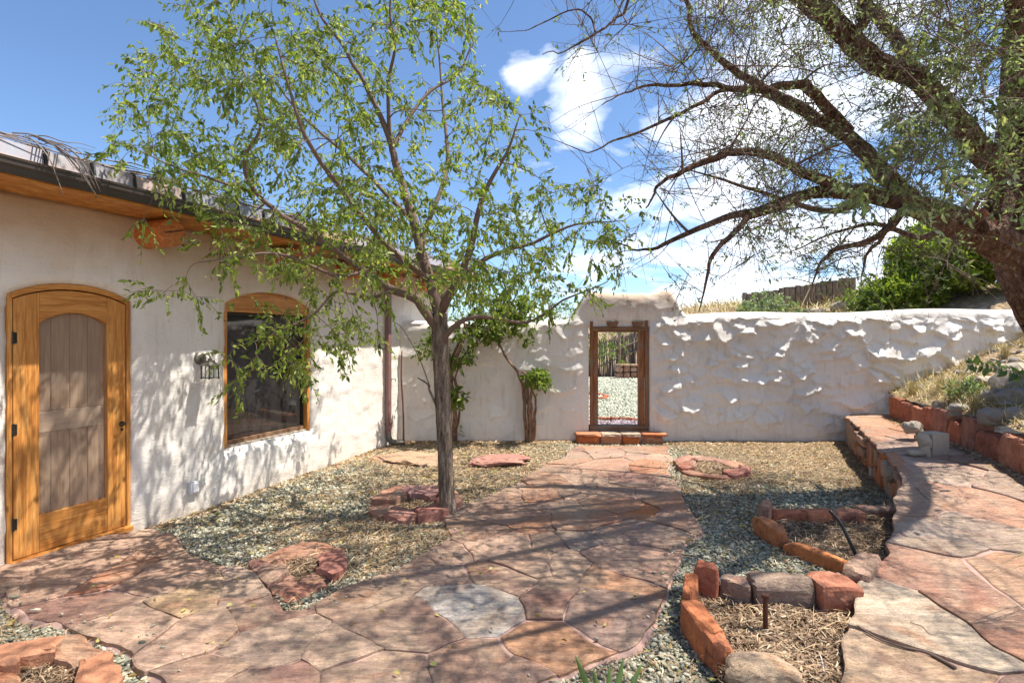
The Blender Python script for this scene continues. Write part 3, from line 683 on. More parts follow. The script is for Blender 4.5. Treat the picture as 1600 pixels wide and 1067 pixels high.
bx('infill', GX0-.02, GX1+.02, yf+.02, yf+.24, 1.856, 1.96, ADOBE, garden_wall, 0)
# ---------------------------------------------------------------- stones
def rock(name, c, size, rotz, seed, mat, color, parent=None, n=5, rough=.16, sq=3.2, flat=False, **k):
    """weathered block: a cube sheet pulled towards a rounded box, then chipped by noise"""
    V = []; idx = {}; Fc = []
    def vid(p):
        key = tuple(int(round(q*1000)) for q in p)
        if key not in idx: idx[key] = len(V); V.append(p)
        return idx[key]
    g = np.linspace(-1, 1, n)
    for ax in range(3):
        for sgn in (-1, 1):
            for i in range(n-1):
                for j in range(n-1):
                    q = []
                    for (a, b) in ((i, j), (i+1, j), (i+1, j+1), (i, j+1)):
                        p = [0, 0, 0]; p[ax] = sgn; p[(ax+1) % 3] = g[a]; p[(ax+2) % 3] = g[b]; q.append(vid(tuple(p)))
                    Fc.append(q if sgn > 0 else q[::-1])
    A = np.array(V); l = (np.abs(A)**sq).sum(1)**(1/sq); A = A/l[:, None]
    ra = np.random.default_rng(seed); o3 = ra.uniform(0, 50, 3)
    for fr, am in ((1.1, rough), (2.6, rough*.6), (6, rough*.3)):
        for d in range(3): A[:, d] += am*(vn(A[:, (d+1) % 3]*fr+o3[0]+d*7, A[:, (d+2) % 3]*fr+A[:, d]*fr*.7+o3[1], seed+d)*2)
    # a few planar breaks
    for q in range(5 if sq < 4 else 9):
        nn = ra.normal(size=3); nn /= np.linalg.norm(nn); lim = ra.uniform(.72, 1.0) if sq < 4 else ra.uniform(1.02, 1.36); dd = A@nn; over = np.maximum(dd-lim, 0); A -= over[:, None]*nn*.85
    if flat: A[:, 2] = np.minimum(A[:, 2], .8)
    A *= np.array(size)/2; cs, sn = math.cos(rotz), math.sin(rotz)
    A = np.stack([A[:, 0]*cs-A[:, 1]*sn, A[:, 0]*sn+A[:, 1]*cs, A[:, 2]], 1)+np.array(c)
    return mesh(name, A, Fc, mat, parent, False, color=color, **k)
def between(name, a, b, h, th, seed, color, parent, z0=-.08, n=5, over=1.02, mat=RED, rough=.13, sq=4.5, **k):
    """stone standing on edge between two ground points"""
    a = Vector((*a[:2], 0)); b = Vector((*b[:2], 0)); d = b-a; c = (a+b)/2
    return rock(name, (c.x, c.y, z0+(h-z0)/2), (d.length*over, th, h-z0), math.atan2(d.y, d.x), seed, mat, color, parent, n, rough, sq, **k)
REDS = [(.42, .135, .065), (.36, .12, .07), (.47, .17, .08), (.32, .13, .09), (.40, .19, .12)]
def rc(i=None, r=random.Random(5)):
    c = REDS[i % 5] if i is not None else r.choice(REDS); f = r.uniform(.85, 1.15); return tuple(q*f for q in c)
SLABC = [(.40, .27, .215), (.36, .255, .21), (.42, .29, .24), (.33, .235, .20), (.44, .25, .165), (.30, .21, .18), (.46, .34, .28), (.40, .22, .15), (.36, .27, .24), (.27, .17, .15)]
# front step at the gate
step = empty('stone_step', (1.73, 8.62, 0), 'low red stone step under the gate frame', 'step')
x = 1.02
for i, w in enumerate((.36, .34, .30, .36)):
    rock('riser_stone', (x+w/2, 8.66, .045), (w-.015, .30, .17), 0, 300+i, RED, (.50, .15, .055) if i % 2 == 0 else (.45, .22, .13), step, 8, .05, 16); x += w
x = 1.0
for i, (w, c) in enumerate(((.40, (.55, .20, .09)), (.31, (.50, .42, .35)), (.32, (.50, .42, .35)), (.41, (.55, .21, .10)))):
    rock('cap_stone', (x+w/2, 8.68, .150), (w-.006, .40, .05), 0, 310+i, STONE, c, step, 8, .04, 18); x += w
bx('step_core', 1.06, 2.36, 8.56, 8.99, -.05, .125, MORTAR, step, 0)
# ---------------------------------------------------------------- flagstone paving
def clip(poly, nx, ny, c):
    out = []; n = len(poly)
    for i in range(n):
        a = poly[i]; b = poly[(i+1) % n]; da = a[0]*nx+a[1]*ny-c; db = b[0]*nx+b[1]*ny-c
        if da <= 0: out.append(a)
        if (da < 0 < db) or (db < 0 < da): t = da/(da-db); out.append((a[0]+(b[0]-a[0])*t, a[1]+(b[1]-a[1])*t))
    return out
def area(p): return .5*sum(p[i][0]*p[(i+1) % len(p)][1]-p[(i+1) % len(p)][0]*p[i][1] for i in range(len(p)))
def bend(o, k):
    x, y = o[:, 0], o[:, 1]; return o+k*np.stack([2*vn(x*1.7, y*1.7, 91)+.8*vn(x*5, y*5, 92), 2*vn(x*1.7, y*1.7, 93)+.8*vn(x*5, y*5, 94)], 1)
def rough_outline(poly, step=.06, amp=.012, seed=0, fr=5, warp=0.):
    if area(poly) < 0: poly = poly[::-1]
    out = []; n = len(poly)
    for i in range(n):
        a = np.array(poly[i]); b = np.array(poly[(i+1) % n]); l = np.linalg.norm(b-a)
        if l < 1e-5: continue
        k = max(1, int(l/step))
        for j in range(k): out.append(a+(b-a)*j/k)
    o = np.array(out); o = bend(o, warp) if warp else o; d = np.roll(o, -1, 0)-np.roll(o, 1, 0); nn = np.stack([d[:, 1], -d[:, 0]], 1)/(np.linalg.norm(d, axis=1)[:, None]+1e-9)
    f = amp*(2*vn(o[:, 0]*fr, o[:, 1]*fr, seed)+1.2*vn(o[:, 0]*fr*3, o[:, 1]*fr*3, seed+1))
    o = o+nn*f[:, None]; o = (o+.0*np.roll(o, 1, 0)); return o
def slab(name, poly, zf, thick, mat, color, parent, seed, inset=.014, amp=.012, tilt=.004, step=.06, warp=0., **k):
    o = rough_outline(poly, step, amp, seed, 5, warp); n = len(o)
    if n < 5: return None
    d = np.roll(o, -1, 0)-np.roll(o, 1, 0); nn = np.stack([d[:, 1], -d[:, 0]], 1)/(np.linalg.norm(d, axis=1)[:, None]+1e-9)
    c = o.mean(0); r = random.Random(seed); tx, ty = r.uniform(-1, 1)*tilt, r.uniform(-1, 1)*tilt; dz = r.uniform(0, tilt)
    def z(p): return zf(p[:, 0], p[:, 1])+dz+(p[:, 0]-c[0])*tx+(p[:, 1]-c[1])*ty
    inn = o-nn*inset
    V = np.vstack([np.column_stack([o, z(o)-thick]), np.column_stack([o, z(o)-inset*.45]), np.column_stack([inn, z(inn)])])
    Fc = [(i, (i+1) % n, n+(i+1) % n, n+i) for i in range(n)]+[(n+i, n+(i+1) % n, 2*n+(i+1) % n, 2*n+i) for i in range(n)]
    from mathutils.geometry import tessellate_polygon
    tri = tessellate_polygon([[Vector((p[0], p[1], 0)) for p in inn]])
    for t in tri:
        a, b, c2 = (inn[q] for q in t)
        s = (b[0]-a[0])*(c2[1]-a[1])-(c2[0]-a[0])*(b[1]-a[1])
        Fc.append(tuple(2*n+q for q in (t if s > 0 else t[::-1])))
    return mesh(name, V, Fc, mat, parent, False, color=color, **k)
def flags(outline, seeds, zf, parent, gap=.028, seed=0, thick=.05, warp=1.0):
    out = []
    for i, (sx, sy, c, w) in enumerate(seeds):
        poly = list(outline)
        for j, (tx, ty, _, w2) in enumerate(seeds):
            if j == i: continue
            dx, dy = tx-sx, ty-sy; l = math.hypot(dx, dy)
            if l > 4: continue
            dx /= l; dy /= l; mid = (l*l + w*abs(w) - w2*abs(w2))/(2*l)
            poly = clip(poly, dx, dy, sx*dx+sy*dy+mid-gap/2)
            if len(poly) < 3: break
        if len(poly) < 3 or abs(area(poly)) < .012: continue
        o = slab('flagstone', poly, zf, thick, STONE, c, parent, seed+i, inset=.01, amp=.011, tilt=.016, step=.045, warp=.075)
        if o: out.append(o)
    return out
def mortar(outline, zf, parent, name='mortar_bed', drop=.005, depth=.14, grow=0.02, mat=MORTAR, seed=1):
    o = rough_outline(outline, .09, .012, seed, 5, .075); n = len(o); d = np.roll(o, -1, 0)-np.roll(o, 1, 0); nn = np.stack([d[:, 1], -d[:, 0]], 1)/(np.linalg.norm(d, axis=1)[:, None]+1e-9)
    o = o+nn*grow; inn = o-nn*.03
    from mathutils.geometry import tessellate_polygon
    V = np.vstack([np.column_stack([o, zf(o[:, 0], o[:, 1])-depth]), np.column_stack([o, zf(o[:, 0], o[:, 1])-drop-.022]), np.column_stack([inn, zf(inn[:, 0], inn[:, 1])-drop])])
    Fc = [(i, (i+1) % n, n+(i+1) % n, n+i) for i in range(n)]+[(n+i, n+(i+1) % n, 2*n+(i+1) % n, 2*n+i) for i in range(n)]
    for t in tessellate_polygon([[Vector((p[0], p[1], 0)) for p in inn]]):
        a, b, c2 = (inn[q] for q in t); s = (b[0]-a[0])*(c2[1]-a[1])-(c2[0]-a[0])*(b[1]-a[1]); Fc.append(tuple(2*n+q for q in (t if s > 0 else t[::-1])))
    return mesh(name, V, Fc, mat, parent)
zflat = lambda x, y: np.asarray(x)*0+.004*vn(np.asarray(x)*.9, np.asarray(y)*.9, 2)*2
path = empty('path', (0, 5, 0), kind='structure')
mortar(PATH, zflat, path)
named = [((705, 948), (.45, .45, .46), .30), ((993, 798), (.52, .21, .09), -.12), ((925, 840), (.27, .235, .235), .05), ((845, 1010), (.42, .25, .16), 0), ((600, 925), (.36, .25, .20), .05), ((930, 700), (.50, .22, .13), -.1),
         ((1020, 735), (.46, .24, .155), 0), ((300, 940), (.50, .37, .24), .05), ((180, 890), (.42, .20, .13), 0), ((430, 1000), (.42, .33, .28), .1), ((560, 1010), (.42, .32, .27), 0), ((720, 1030), (.36, .25, .20), .1),
         ((960, 900), (.44, .26, .17), 0), ((820, 880), (.42, .30, .24), .1), ((760, 830), (.36, .25, .20), .05), ((400, 920), (.42, .33, .29), 0), ((950, 960), (.29, .22, .20), .05), ((1045, 810), (.38, .24, .19), 0), ((860, 790), (.33, .24, .21), 0)]
seeds = [(*tuple(P(u, v)[:2]), c, w) for (u, v), c, w in named]
r_ = random.Random(11); tries = 0
bx0, bx1 = min(p[0] for p in PATH), max(p[0] for p in PATH)
while tries < 5000 and len(seeds) < 80:
    tries += 1; x, y = r_.uniform(bx0, bx1), 8.4-7.2*r_.random()**.8
    if not bool(inpoly(np.array([x]), np.array([y]), PATH)[0]): continue
    if min(math.hypot(x-a, (y-b)*.95)-(.25 if w_ > .3 else 0) for a, b, _, w_ in seeds) < r_.choice((.26, .42, .62, .7)): continue
    c = r_.choice(SLABC); f = r_.uniform(.9, 1.1); seeds.append((x, y, tuple(q*f for q in c), r_.choice((0, .05, .15, .28, -.1))))
flags(PATH, seeds, zflat, path, .008, 500)
# raised terrace path on the right
ys = np.concatenate([np.arange(-2.5, 8.7, .45), [8.74]])
TER = [(float(xw1(y))-.03+.03*math.sin(y*5), float(y)) for y in ys]+[(float(xw2(y))+.1, float(y)) for y in ys[::-1]]
TER = TER[::-1]
terrace = empty('terrace_path', (3.4, 5, 0), kind='structure')
mortar(TER, lambda x, y: zt(y), terrace, depth=.62, grow=-.02, seed=4)
named = [((1440, 985), (.52, .46, .385), .18, .08), ((1420, 1055), (.50, .36, .25), .1, .08), ((1480, 890), (.38, .21, .165), .2, .15), ((1540, 980), (.40, .23, .17), .05, .1), ((1450, 835), (.33, .29, .275), .15, .2), ((1520, 830), (.34, .29, .27), .1, .2), ((1530, 780), (.44, .27, .21), .1, .3),
         ((1480, 735), (.42, .34, .31), .1, .36), ((1570, 745), (.36, .29, .28), .05, .38), ((1400, 690), (.44, .33, .29), .1, .42), ((1440, 700), (.40, .32, .30), 0, .42), ((1380, 660), (.50, .30, .20), 0, .44), ((1590, 905), (.42, .26, .18), .1, .12)]
seeds = [(*tuple(P(u, v, z)[:2]), c, w) for (u, v), c, w, z in named]; tries = 0; r_ = random.Random(12)
while tries < 3000 and len(seeds) < 52:
    tries += 1; x, y = r_.uniform(.9, 6), r_.uniform(-2.4, 8.6)
    if not bool(inpoly(np.array([x]), np.array([y]), TER)[0]): continue
    if min(math.hypot(x-a, y-b) for a, b, _, _ in seeds) < r_.choice((.5, .62, .75)): continue
    seeds.append((x, y, r_.choice(SLABC), r_.choice((0, .1, .25))))
flags(TER, seeds, lambda x, y: zt(y), terrace, .018, 700, .045)
# lower retaining wall: fitted stones of all sizes
rw = empty('retaining_wall', (4.6, 7, 0), 'low retaining wall of fitted red and grey stones carrying the raised path', 'wall')
y = 8.62; r_ = random.Random(21); k = 0
while y > 4.95:
    w = r_.choice((.24, .30, .36, .44, .22)); y1 = max(y-w, 4.85)
    a = (float(xw1(y))-.015, y); b = (float(xw1(y1))-.015, y1); H = float(zt((y+y1)/2))-.045
    cuts = r_.choice(([0, 1], [0, .55, 1], [0, .42, 1], [0, .35, .7, 1])) if k > 1 else [0, 1]
    for c0, c1 in zip(cuts[:-1], cuts[1:]):
        z0 = -.09+(H+.09)*c0; z1 = -.09+(H+.09)*c1-.012
        col = r_.choice([(.50, .20, .10), (.46, .17, .08), (.44, .29, .21), (.42, .36, .30), (.52, .26, .15), (.33, .24, .20), (.30, .15, .11)])
        if k < 2: col = (.34, .29, .25)
        pr = r_.uniform(-.035, .03); between('stone', (a[0]+pr, a[1]-.012), (b[0]+pr, b[1]+.012), z1, .17, 900+k*7+int(c0*10), col, rw, z0+.008, 8, 1.0, RED if r_.random() < .55 else STONE, .08, 14)
    y = y1; k += 1
y = 8.6; i = 0
while y > 5.0:
    w = r_.uniform(.35, .6); y1 = max(y-w, 4.9); q = [(float(xw1(y))-.07-.03*r_.random(), y), (float(xw1(y1))-.07-.03*r_.random(), y1+.01), (float(xw1(y1))+.07, y1+.01), (float(xw1(y))+.07, y)]
    slab('cap_stone', q, lambda x, y: zt(y)+.006, .035, STONE, r_.choice([(.44, .25, .17), (.38, .29, .25), (.36, .24, .19)]), rw, 1200+i, step=.05, amp=.02); y = y1; i += 1
# upper retaining wall: one course of upright red blocks
ruw = empty('upright_stone_wall', (5.4, 6.8, .4), 'single course of upright red stone blocks holding back the hillside', 'wall')
y = 8.45; k = 0; wl = [.42, .40, .36, .26, .38, .34, .30, .44, .36, .40, .3, .42, .36, .40, .34, .4, .38]
while y > 2.2:
    w = wl[k % len(wl)]; y1 = y-w; zz = float(zt((y+y1)/2))
    h = zz+.31+.05*r_.uniform(-1, 1)
    between('stone', (xw2(y)+.09, y), (xw2(y1)+.09, y1), h, .20, 1300+k, r_.choice([(.44, .17, .095), (.40, .15, .09), (.47, .21, .13), (.36, .17, .12)]), ruw, zz-.1, 9, 1.05, RED, .06, 16); y = y1; k += 1
# ---------------------------------------------------------------- planting rings of flat stones
def ring(name, px, n, label, widths=.26, h=.05, seed=0, fill=None, cols=None, group='flat stone planting rings in the gravel', jit=0):
    poly = rough_outline(pw(px), .5, 0, seed) if False else np.array(pw(px)); c = poly.mean(0); root = empty(name, (c[0], c[1], float(G(c[0], c[1]))), label, 'stone ring', group)
    if area([tuple(p) for p in poly]) < 0: poly = poly[::-1]
    A = spline([*[tuple(p) for p in poly], tuple(poly[0])], 10)[:-1]; L = np.r_[0, np.cumsum(np.linalg.norm(np.diff(np.vstack([A, A[:1]]), axis=0), axis=1))]; tot = L[-1]
    A2 = np.vstack([A, A[:1]]); r = random.Random(seed); cut = np.sort([(i+r.uniform(-.2, .2))/n for i in range(n)])*tot
    for i in range(n):
        a, b = cut[i]+.004, cut[(i+1) % n]+(tot if i == n-1 else 0)-.004
        ts = np.linspace(a, b, max(4, int((b-a)/.08))) % tot
        o = np.stack([np.interp(ts, L, A2[:, 0]), np.interp(ts, L, A2[:, 1])], 1)
        dc = np.linalg.norm(o-c, axis=1)[:, None]; wv = np.minimum(widths*(1+.35*vn(ts*3, ts*0, seed+i)[:, None]*2), dc*.6)
        inn = o-(o-c)/dc*wv
        pl = [tuple(q) for q in o]+[tuple(q) for q in inn[::-1]]
        hh = h*r.uniform(.75, 1.2); g0 = float(G(c[0], c[1]))
        slab('stone', pl, (lambda x, y, hh=hh, g0=g0: np.asarray(x)*0+g0+hh+.012*vn(np.asarray(x)*6, np.asarray(y)*6, seed)), hh+.05, RED if r.random() < .45 else STONE, (cols or [(.42, .21, .16), (.38, .17, .13), (.45, .24, .17), (.33, .18, .16)])[i % 4], root, seed*10+i, .03, .045, .08, .035)
    return root, c
ring('planting_ring', RINGS['near'], 4, 'flat red stone ring with mulch inside, beside the paving in the left foreground', .27, .035, 41)
ring('planting_ring', RINGS['tree'], 6, 'flat maroon stone ring around a dark hollow at the foot of the young tree', .30, .055, 42)
ring('planting_ring', RINGS['far_right'], 6, 'oval stone ring of thin red slabs right of the paving', .17, .05, 43)
ring('planting_ring', RINGS['corner'], 5, 'orange flat stones round dry grass in the bottom left corner', .42, .04, 44, cols=[(.52, .25, .14), (.50, .23, .13), (.48, .26, .17), (.50, .24, .14)])
def slabthing(name, px, h, col, label, cat, seed, mat=RED, n=1):
    p = pw(px); c = np.mean(p, 0); g0 = float(G(c[0], c[1])); o = slab(name, p, lambda x, y: g0+h+.05*fbm(np.asarray(x)*3, np.asarray(y)*3, seed, 3), h+.06, mat, col, None, seed, .05, .03, .03)
    return tag(o, label, cat)
c = P(786, 722); o = rock('flat_rock', (c.x, c.y, .02), (.78, .46, .15), .1, 77, RED, (.40, .20, .16), None, 14, .26, 2.4); tag(o, 'rough maroon rock lying in the dry grass between tree and gate path', 'rock')
c = P(648, 716); o = rock('sandy_slab', (c.x, c.y, -.01), (1.1, .80, .11), -.1, 78, STONE, (.46, .33, .24), None, 14, .26, 2.4); tag(o, 'broad sandy flat stone behind the young tree near the downspout', 'rock')
# ---------------------------------------------------------------- the two stone edged beds
def soilpatch(name, px, z, mat, parent):
    p = rough_outline(pw(px, z), .12, .03, 8); c = p.mean(0); V = [(c[0], c[1], z+.02)]; n = len(p)
    for f in (.35, .7, 1):
        for q in p: a = c+(q-c)*f; V.append((a[0], a[1], z+.03*float(fbm(a[0]*4, a[1]*4, 6, 3))-(.0 if f < 1 else .03)))
    Fc = [(0, 1+i, 1+(i+1) % n) for i in range(n)]+[(1+k*n+i, 1+k*n+n+i, 1+k*n+n+(i+1) % n, 1+k*n+(i+1) % n) for k in range(2) for i in range(n)]
    return mesh(name, V, Fc, mat, parent, True)
bg = empty('raised_bed', P(1300, 840, 0), 'farther dry bed edged with long orange stones and a black hose', 'planting bed')
soilpatch('soil', [(1200, 812), (1260, 800), (1405, 800), (1420, 830), (1395, 880), (1335, 895), (1290, 880), (1210, 850)], .0, SOIL, bg)
def ST(parent, u0, v0, u1, v1, h, th, col, seed, mat=RED, n=9, rough=.08, sq=14, lab=None, zb=0):
    o = between('edge_stone', P(u0, v0, zb), P(u1, v1, zb), h, th, seed, col, parent, -.07, n, 1.0, mat, rough, sq)
    if lab: o['label'] = lab
    return o
ST(bg, 1186, 828, 1222, 852, .13, .12, (.54, .22, .10), 1); ST(bg, 1192, 820, 1200, 806, .16, .10, (.40, .22, .17), 2, STONE)
ST(bg, 1206, 815, 1258, 815, .10, .14, (.42, .15, .08), 3); ST(bg, 1256, 816, 1300, 816, .11, .14, (.48, .18, .09), 4); ST(bg, 1298, 816, 1345, 816, .11, .17, (.42, .19, .12), 5)
ST(bg, 1340, 808, 1388, 808, .10, .18, (.38, .22, .17), 6, STONE); ST(bg, 1384, 806, 1412, 806, .09, .16, (.33, .24, .21), 7, STONE)
ST(bg, 1226, 856, 1330, 893, .075, .10, (.60, .23, .09), 8, RED, 9, .05, 5, 'long smooth bright orange stone')
bh = empty('near_raised_bed', P(1220, 960, 0), 'nearer dirt bed edged with upright red and dark stones and an iron stake', 'planting bed')
soilpatch('soil', [(1085, 940), (1110, 925), (1210, 942), (1350, 948), (1400, 900), (1395, 960), (1330, 1010), (1320, 1200), (1150, 1200), (1120, 1040)], .02, SOIL, bh)
ST(bh, 1128, 936, 1175, 950, .16, .12, (.34, .25, .22), 11, STONE, 9, .09, 12); ST(bh, 1082, 930, 1122, 938, .22, .14, (.40, .14, .08), 12)
ST(bh, 1174, 950, 1266, 950, .20, .14, (.23, .185, .175), 13, STONE, 10, .05, 18, 'wide dark grey upright stone'); ST(bh, 1268, 951, 1332, 951, .19, .24, (.44, .18, .11), 14, RED, 10, .06, 16)
ST(bh, 1336, 940, 1362, 905, .19, .16, (.40, .28, .23), 15, STONE, 9, .09, 12)
ST(bh, 1080, 935, 1078, 975, .17, .09, (.46, .16, .07), 16); ST(bh, 1077, 972, 1118, 1030, .15, .13, (.50, .18, .08), 17, RED, 8); ST(bh, 1112, 1020, 1136, 1052, .13, .10, (.48, .18, .09), 18)
c = P(1190, 1062, .05); o = rock('boulder', (c.x, c.y, .05), (.33, .26, .22), .2, 91, STONE, (.46, .37, .28), None, 8, .13, 2.8); tag(o, 'rounded tan boulder at the bottom edge of the nearer bed', 'rock')
c = P(1196, 990, .03); m = MB(); m.tube([(c.x, c.y, -.1), (c.x, c.y, .235)], .013, 12); m.tube([(c.x, c.y, .23), (c.x, c.y, .246)], .02, 12); o = m.build('iron_stake', RUST, None); tag(o, 'rusty iron stake standing upright in the nearer bed', 'stake')
m = MB(); A = spline([tuple(q) for q in (P(1346, 884, .05), Q(1337, 866, 3.84), Q(1324, 838, 3.86), Q(1312, 815, 3.9), Q(1296, 797, 3.95))], 6); m.tube(A, .013, 8)
A = spline([tuple(q) for q in (P(1346, 884, .05), P(1365, 886, .03), P(1385, 880, .03), P(1400, 872, .04))], 6); m.tube(A, .007, 6)
o = m.build('black_hose', BLACKHOSE, None, smooth=True); tag(o, 'black irrigation hose sticking up out of the farther bed', 'hose')
m = MB(); A = spline([tuple(q) for q in (P(1272, 1012, .03), P(1281, 1022, .05), P(1287, 1045, .05), P(1290, 1080, .04))], 6); m.tube(A, .003, 6); o = m.build('white_tube', WHITEPL, None, smooth=True); tag(o, 'thin pale irrigation tube on the dirt of the nearer bed', 'tube')
# ---------------------------------------------------------------- concrete block with broken carving
zc = .395; c0 = P(1452, 712, zc)
blk = empty('garden_ornament', c0, 'weathered concrete cube with a broken carved scroll on its left side', 'ornament')
a = math.radians(8); ax = (Vector((math.cos(a), math.sin(a), 0)), Vector((-math.sin(a), math.cos(a), 0)), Vector((0, 0, 1)))
o = box('block', c0+Vector((.11, .08, .12)), .105, .09, .12, CONC, blk, ax); bevel(o, .012, 3)
rock('carved_scroll', c0+Vector((-.055, .0, .155)), (.13, .12, .20), .2, 51, CONC, None, blk, 9, .18, 2.2)
rock('carved_stem', c0+Vector((-.06, -.02, .05)), (.10, .11, .13), .5, 52, CONC, None, blk, 8, .22, 2.3)
rock('carved_foot', c0+Vector((-.15, .0, .035)), (.20, .13, .07), .1, 53, CONC, None, blk, 8, .12, 2.2)
c1 = P(1440, 688, .42)
o = rock('broken_carving', c1+Vector((-.07, .04, .15)), (.27, .18, .17), .3, 54, CONC, None, None, 10, .25, 2.1); tag(o, 'broken concrete carved lump behind the concrete cube', 'ornament')
rock('base', c1+Vector((.0, .0, .04)), (.16, .14, .14), .1, 55, CONC, None, o, 7, .2, 2.2)
# ---------------------------------------------------------------- loose gravel, straw, leaves on the ground
ICO_V = None
def ico():
    p = (1+5**.5)/2; V = np.array([(-1, p, 0), (1, p, 0), (-1, -p, 0), (1, -p, 0), (0, -1, p), (0, 1, p), (0, -1, -p), (0, 1, -p), (p, 0, -1), (p, 0, 1), (-p, 0, -1), (-p, 0, 1)], float)/1.9
    Fc = np.array([(0, 11, 5), (0, 5, 1), (0, 1, 7), (0, 7, 10), (0, 10, 11), (1, 5, 9), (5, 11, 4), (11, 10, 2), (10, 7, 6), (7, 1, 8), (3, 9, 4), (3, 4, 2), (3, 2, 6), (3, 6, 8), (3, 8, 9), (4, 9, 5), (2, 4, 11), (6, 2, 10), (8, 6, 7), (9, 8, 1)])
    return V, Fc
OCT = (np.array([(1, 0, 0), (0, 1, 0), (-1, 0, 0), (0, -1, 0), (0, 0, 1), (0, 0, -1)], float), np.array([(0, 1, 4), (1, 2, 4), (2, 3, 4), (3, 0, 4), (1, 0, 5), (2, 1, 5), (3, 2, 5), (0, 3, 5)]))
def rots(n, g, tilt=.6):
    a = g.uniform(0, 2*math.pi, n); b = g.normal(0, tilt, n); ca, sa, cb, sb = np.cos(a), np.sin(a), np.cos(b), np.sin(b)
    R = np.zeros((n, 3, 3)); R[:, 0, 0] = ca; R[:, 0, 1] = -sa*cb; R[:, 0, 2] = sa*sb; R[:, 1, 0] = sa; R[:, 1, 1] = ca*cb; R[:, 1, 2] = -ca*sb; R[:, 2, 1] = sb; R[:, 2, 2] = cb
    return R
def scatter(name, pts, size, base, mat, seed, sq=(1, .8, .5), tilt=.5, jit=.28, parent=None, smooth=False, **k):
    g = np.random.default_rng(seed); V0, F0 = base; n = len(pts)
    V = V0[None]*np.array(sq)*(1+g.normal(0, .22, (n, 1, 3))).clip(.5, 1.6); V = V+g.normal(0, jit, V.shape)*np.array(sq)*.6
    V = np.einsum('nij,nkj->nki', rots(n, g, tilt), V)*(size*g.lognormal(0, .35, n).clip(.5, 2.0))[:, None, None]+pts[:, None]
    Fc = F0[None]+(np.arange(n)*len(V0))[:, None, None]
    return mesh(name, V.reshape(-1, 3), Fc.reshape(-1, 3), mat, parent, smooth, recenter=False, **k)
def inside_any(x, y, polys):
    r = np.zeros(np.shape(x), bool)
    for p in polys: r |= inpoly(x, y, p)
    return r
RP = [pw(v) for v in RINGS.values()]; BG = pw([(1190, 822), (1205, 804), (1400, 795), (1412, 830), (1395, 885), (1335, 893), (1215, 850)]); BH = pw([(1078, 935), (1125, 930), (1400, 930), (1390, 1000), (1320, 1140), (1160, 1140), (1125, 1060), (1075, 980)])
def house_x(y): return -5.206+.388*y
def gravel_pts(n, y0, y1, seed, power=1.):
    g = np.random.default_rng(seed); y = y0+(y1-y0)*g.random(n)**power; x = g.uniform(-5.2, 5.4, n)
    ok = (x > house_x(y)+.02) & (x < xw1(y)-.03) & ~inpoly(x, y, PATH) & ~inside_any(x, y, RP) & ~inside_any(x, y, [BG, BH])
    x, y = x[ok], y[ok]
    # outside the field of view of any plausible camera nothing is needed
    ok = np.abs(x) < y*1.02+.4; x, y = x[ok], y[ok]
    return x, y
x, y = gravel_pts(95000, 1.6, 5.0, 1, .8); z = G(x, y); g = np.random.default_rng(3)
dry = fbm(x*.9+3, y*.9, 77, 3) + .9*((x < 1)*sm((x+2.6)/1.2)*sm((y-3.6)/1.5)*.35)
keep = g.random(len(x)) > np.clip(dry*1.6-.1, 0, .62)
x, y, z = x[keep], y[keep], z[keep]
scatter('gravel', np.column_stack([x, y, z+g.uniform(0, .012, len(x))]), .0112, ico(), PEBBLE, 5, kind='stuff')
x, y = gravel_pts(90000, 5.0, 8.72, 2, .9); z = G(x, y)
warm = (x > 1.7)*sm((x-1.7)/1.2)*sm((y-5.4)/1.2)*1.0+((x < 1))*sm((x+1.2)/.8)*.75*sm((y-4.6)/1)*sm(1.3-(x+.2)/1.1)
keep = g.random(len(x)) > np.clip(warm+fbm(x*1.4, y*1.4, 78, 3)*.8, 0, .93)
x, y, z = x[keep], y[keep], z[keep]
scatter('gravel', np.column_stack([x, y, z+g.uniform(0, .014, len(x))]), .0155, OCT, PEBBLE, 6, sq=(1.1, .9, .6), kind='stuff')
# yard behind the gate
g = np.random.default_rng(8); n = 26000; yy = 9.1+8*g.random(n); xx = g.uniform(.6, 4.4, n); ok = (np.abs(xx/yy-.205) < .085); xx, yy = xx[ok], yy[ok]
front = yy < 9.95+.25*(xx-1.5)
scatter('yard_gravel_stones', np.column_stack([xx, yy, HB(xx, yy)+.02])[~front], .026, OCT, m_island('pale_yard_stones', [(0, (.24, .27, .22)), (.5, (.42, .45, .37)), (1, (.62, .60, .50))]), 9, kind='stuff')
fx = g.uniform(1.1, 2.6, 2600); fy = g.uniform(9.05, 10.0, 2600); ok = fy < 9.9+.2*(fx-1.5); fx, fy = fx[ok], fy[ok]
scatter('purple_gravel', np.column_stack([fx, fy, HB(fx, fy)+.025]), .024, OCT, m_island('purple_stones', [(0, (.14, .10, .13)), (.6, (.30, .24, .30)), (1, (.55, .50, .52))]), 10, kind='stuff')
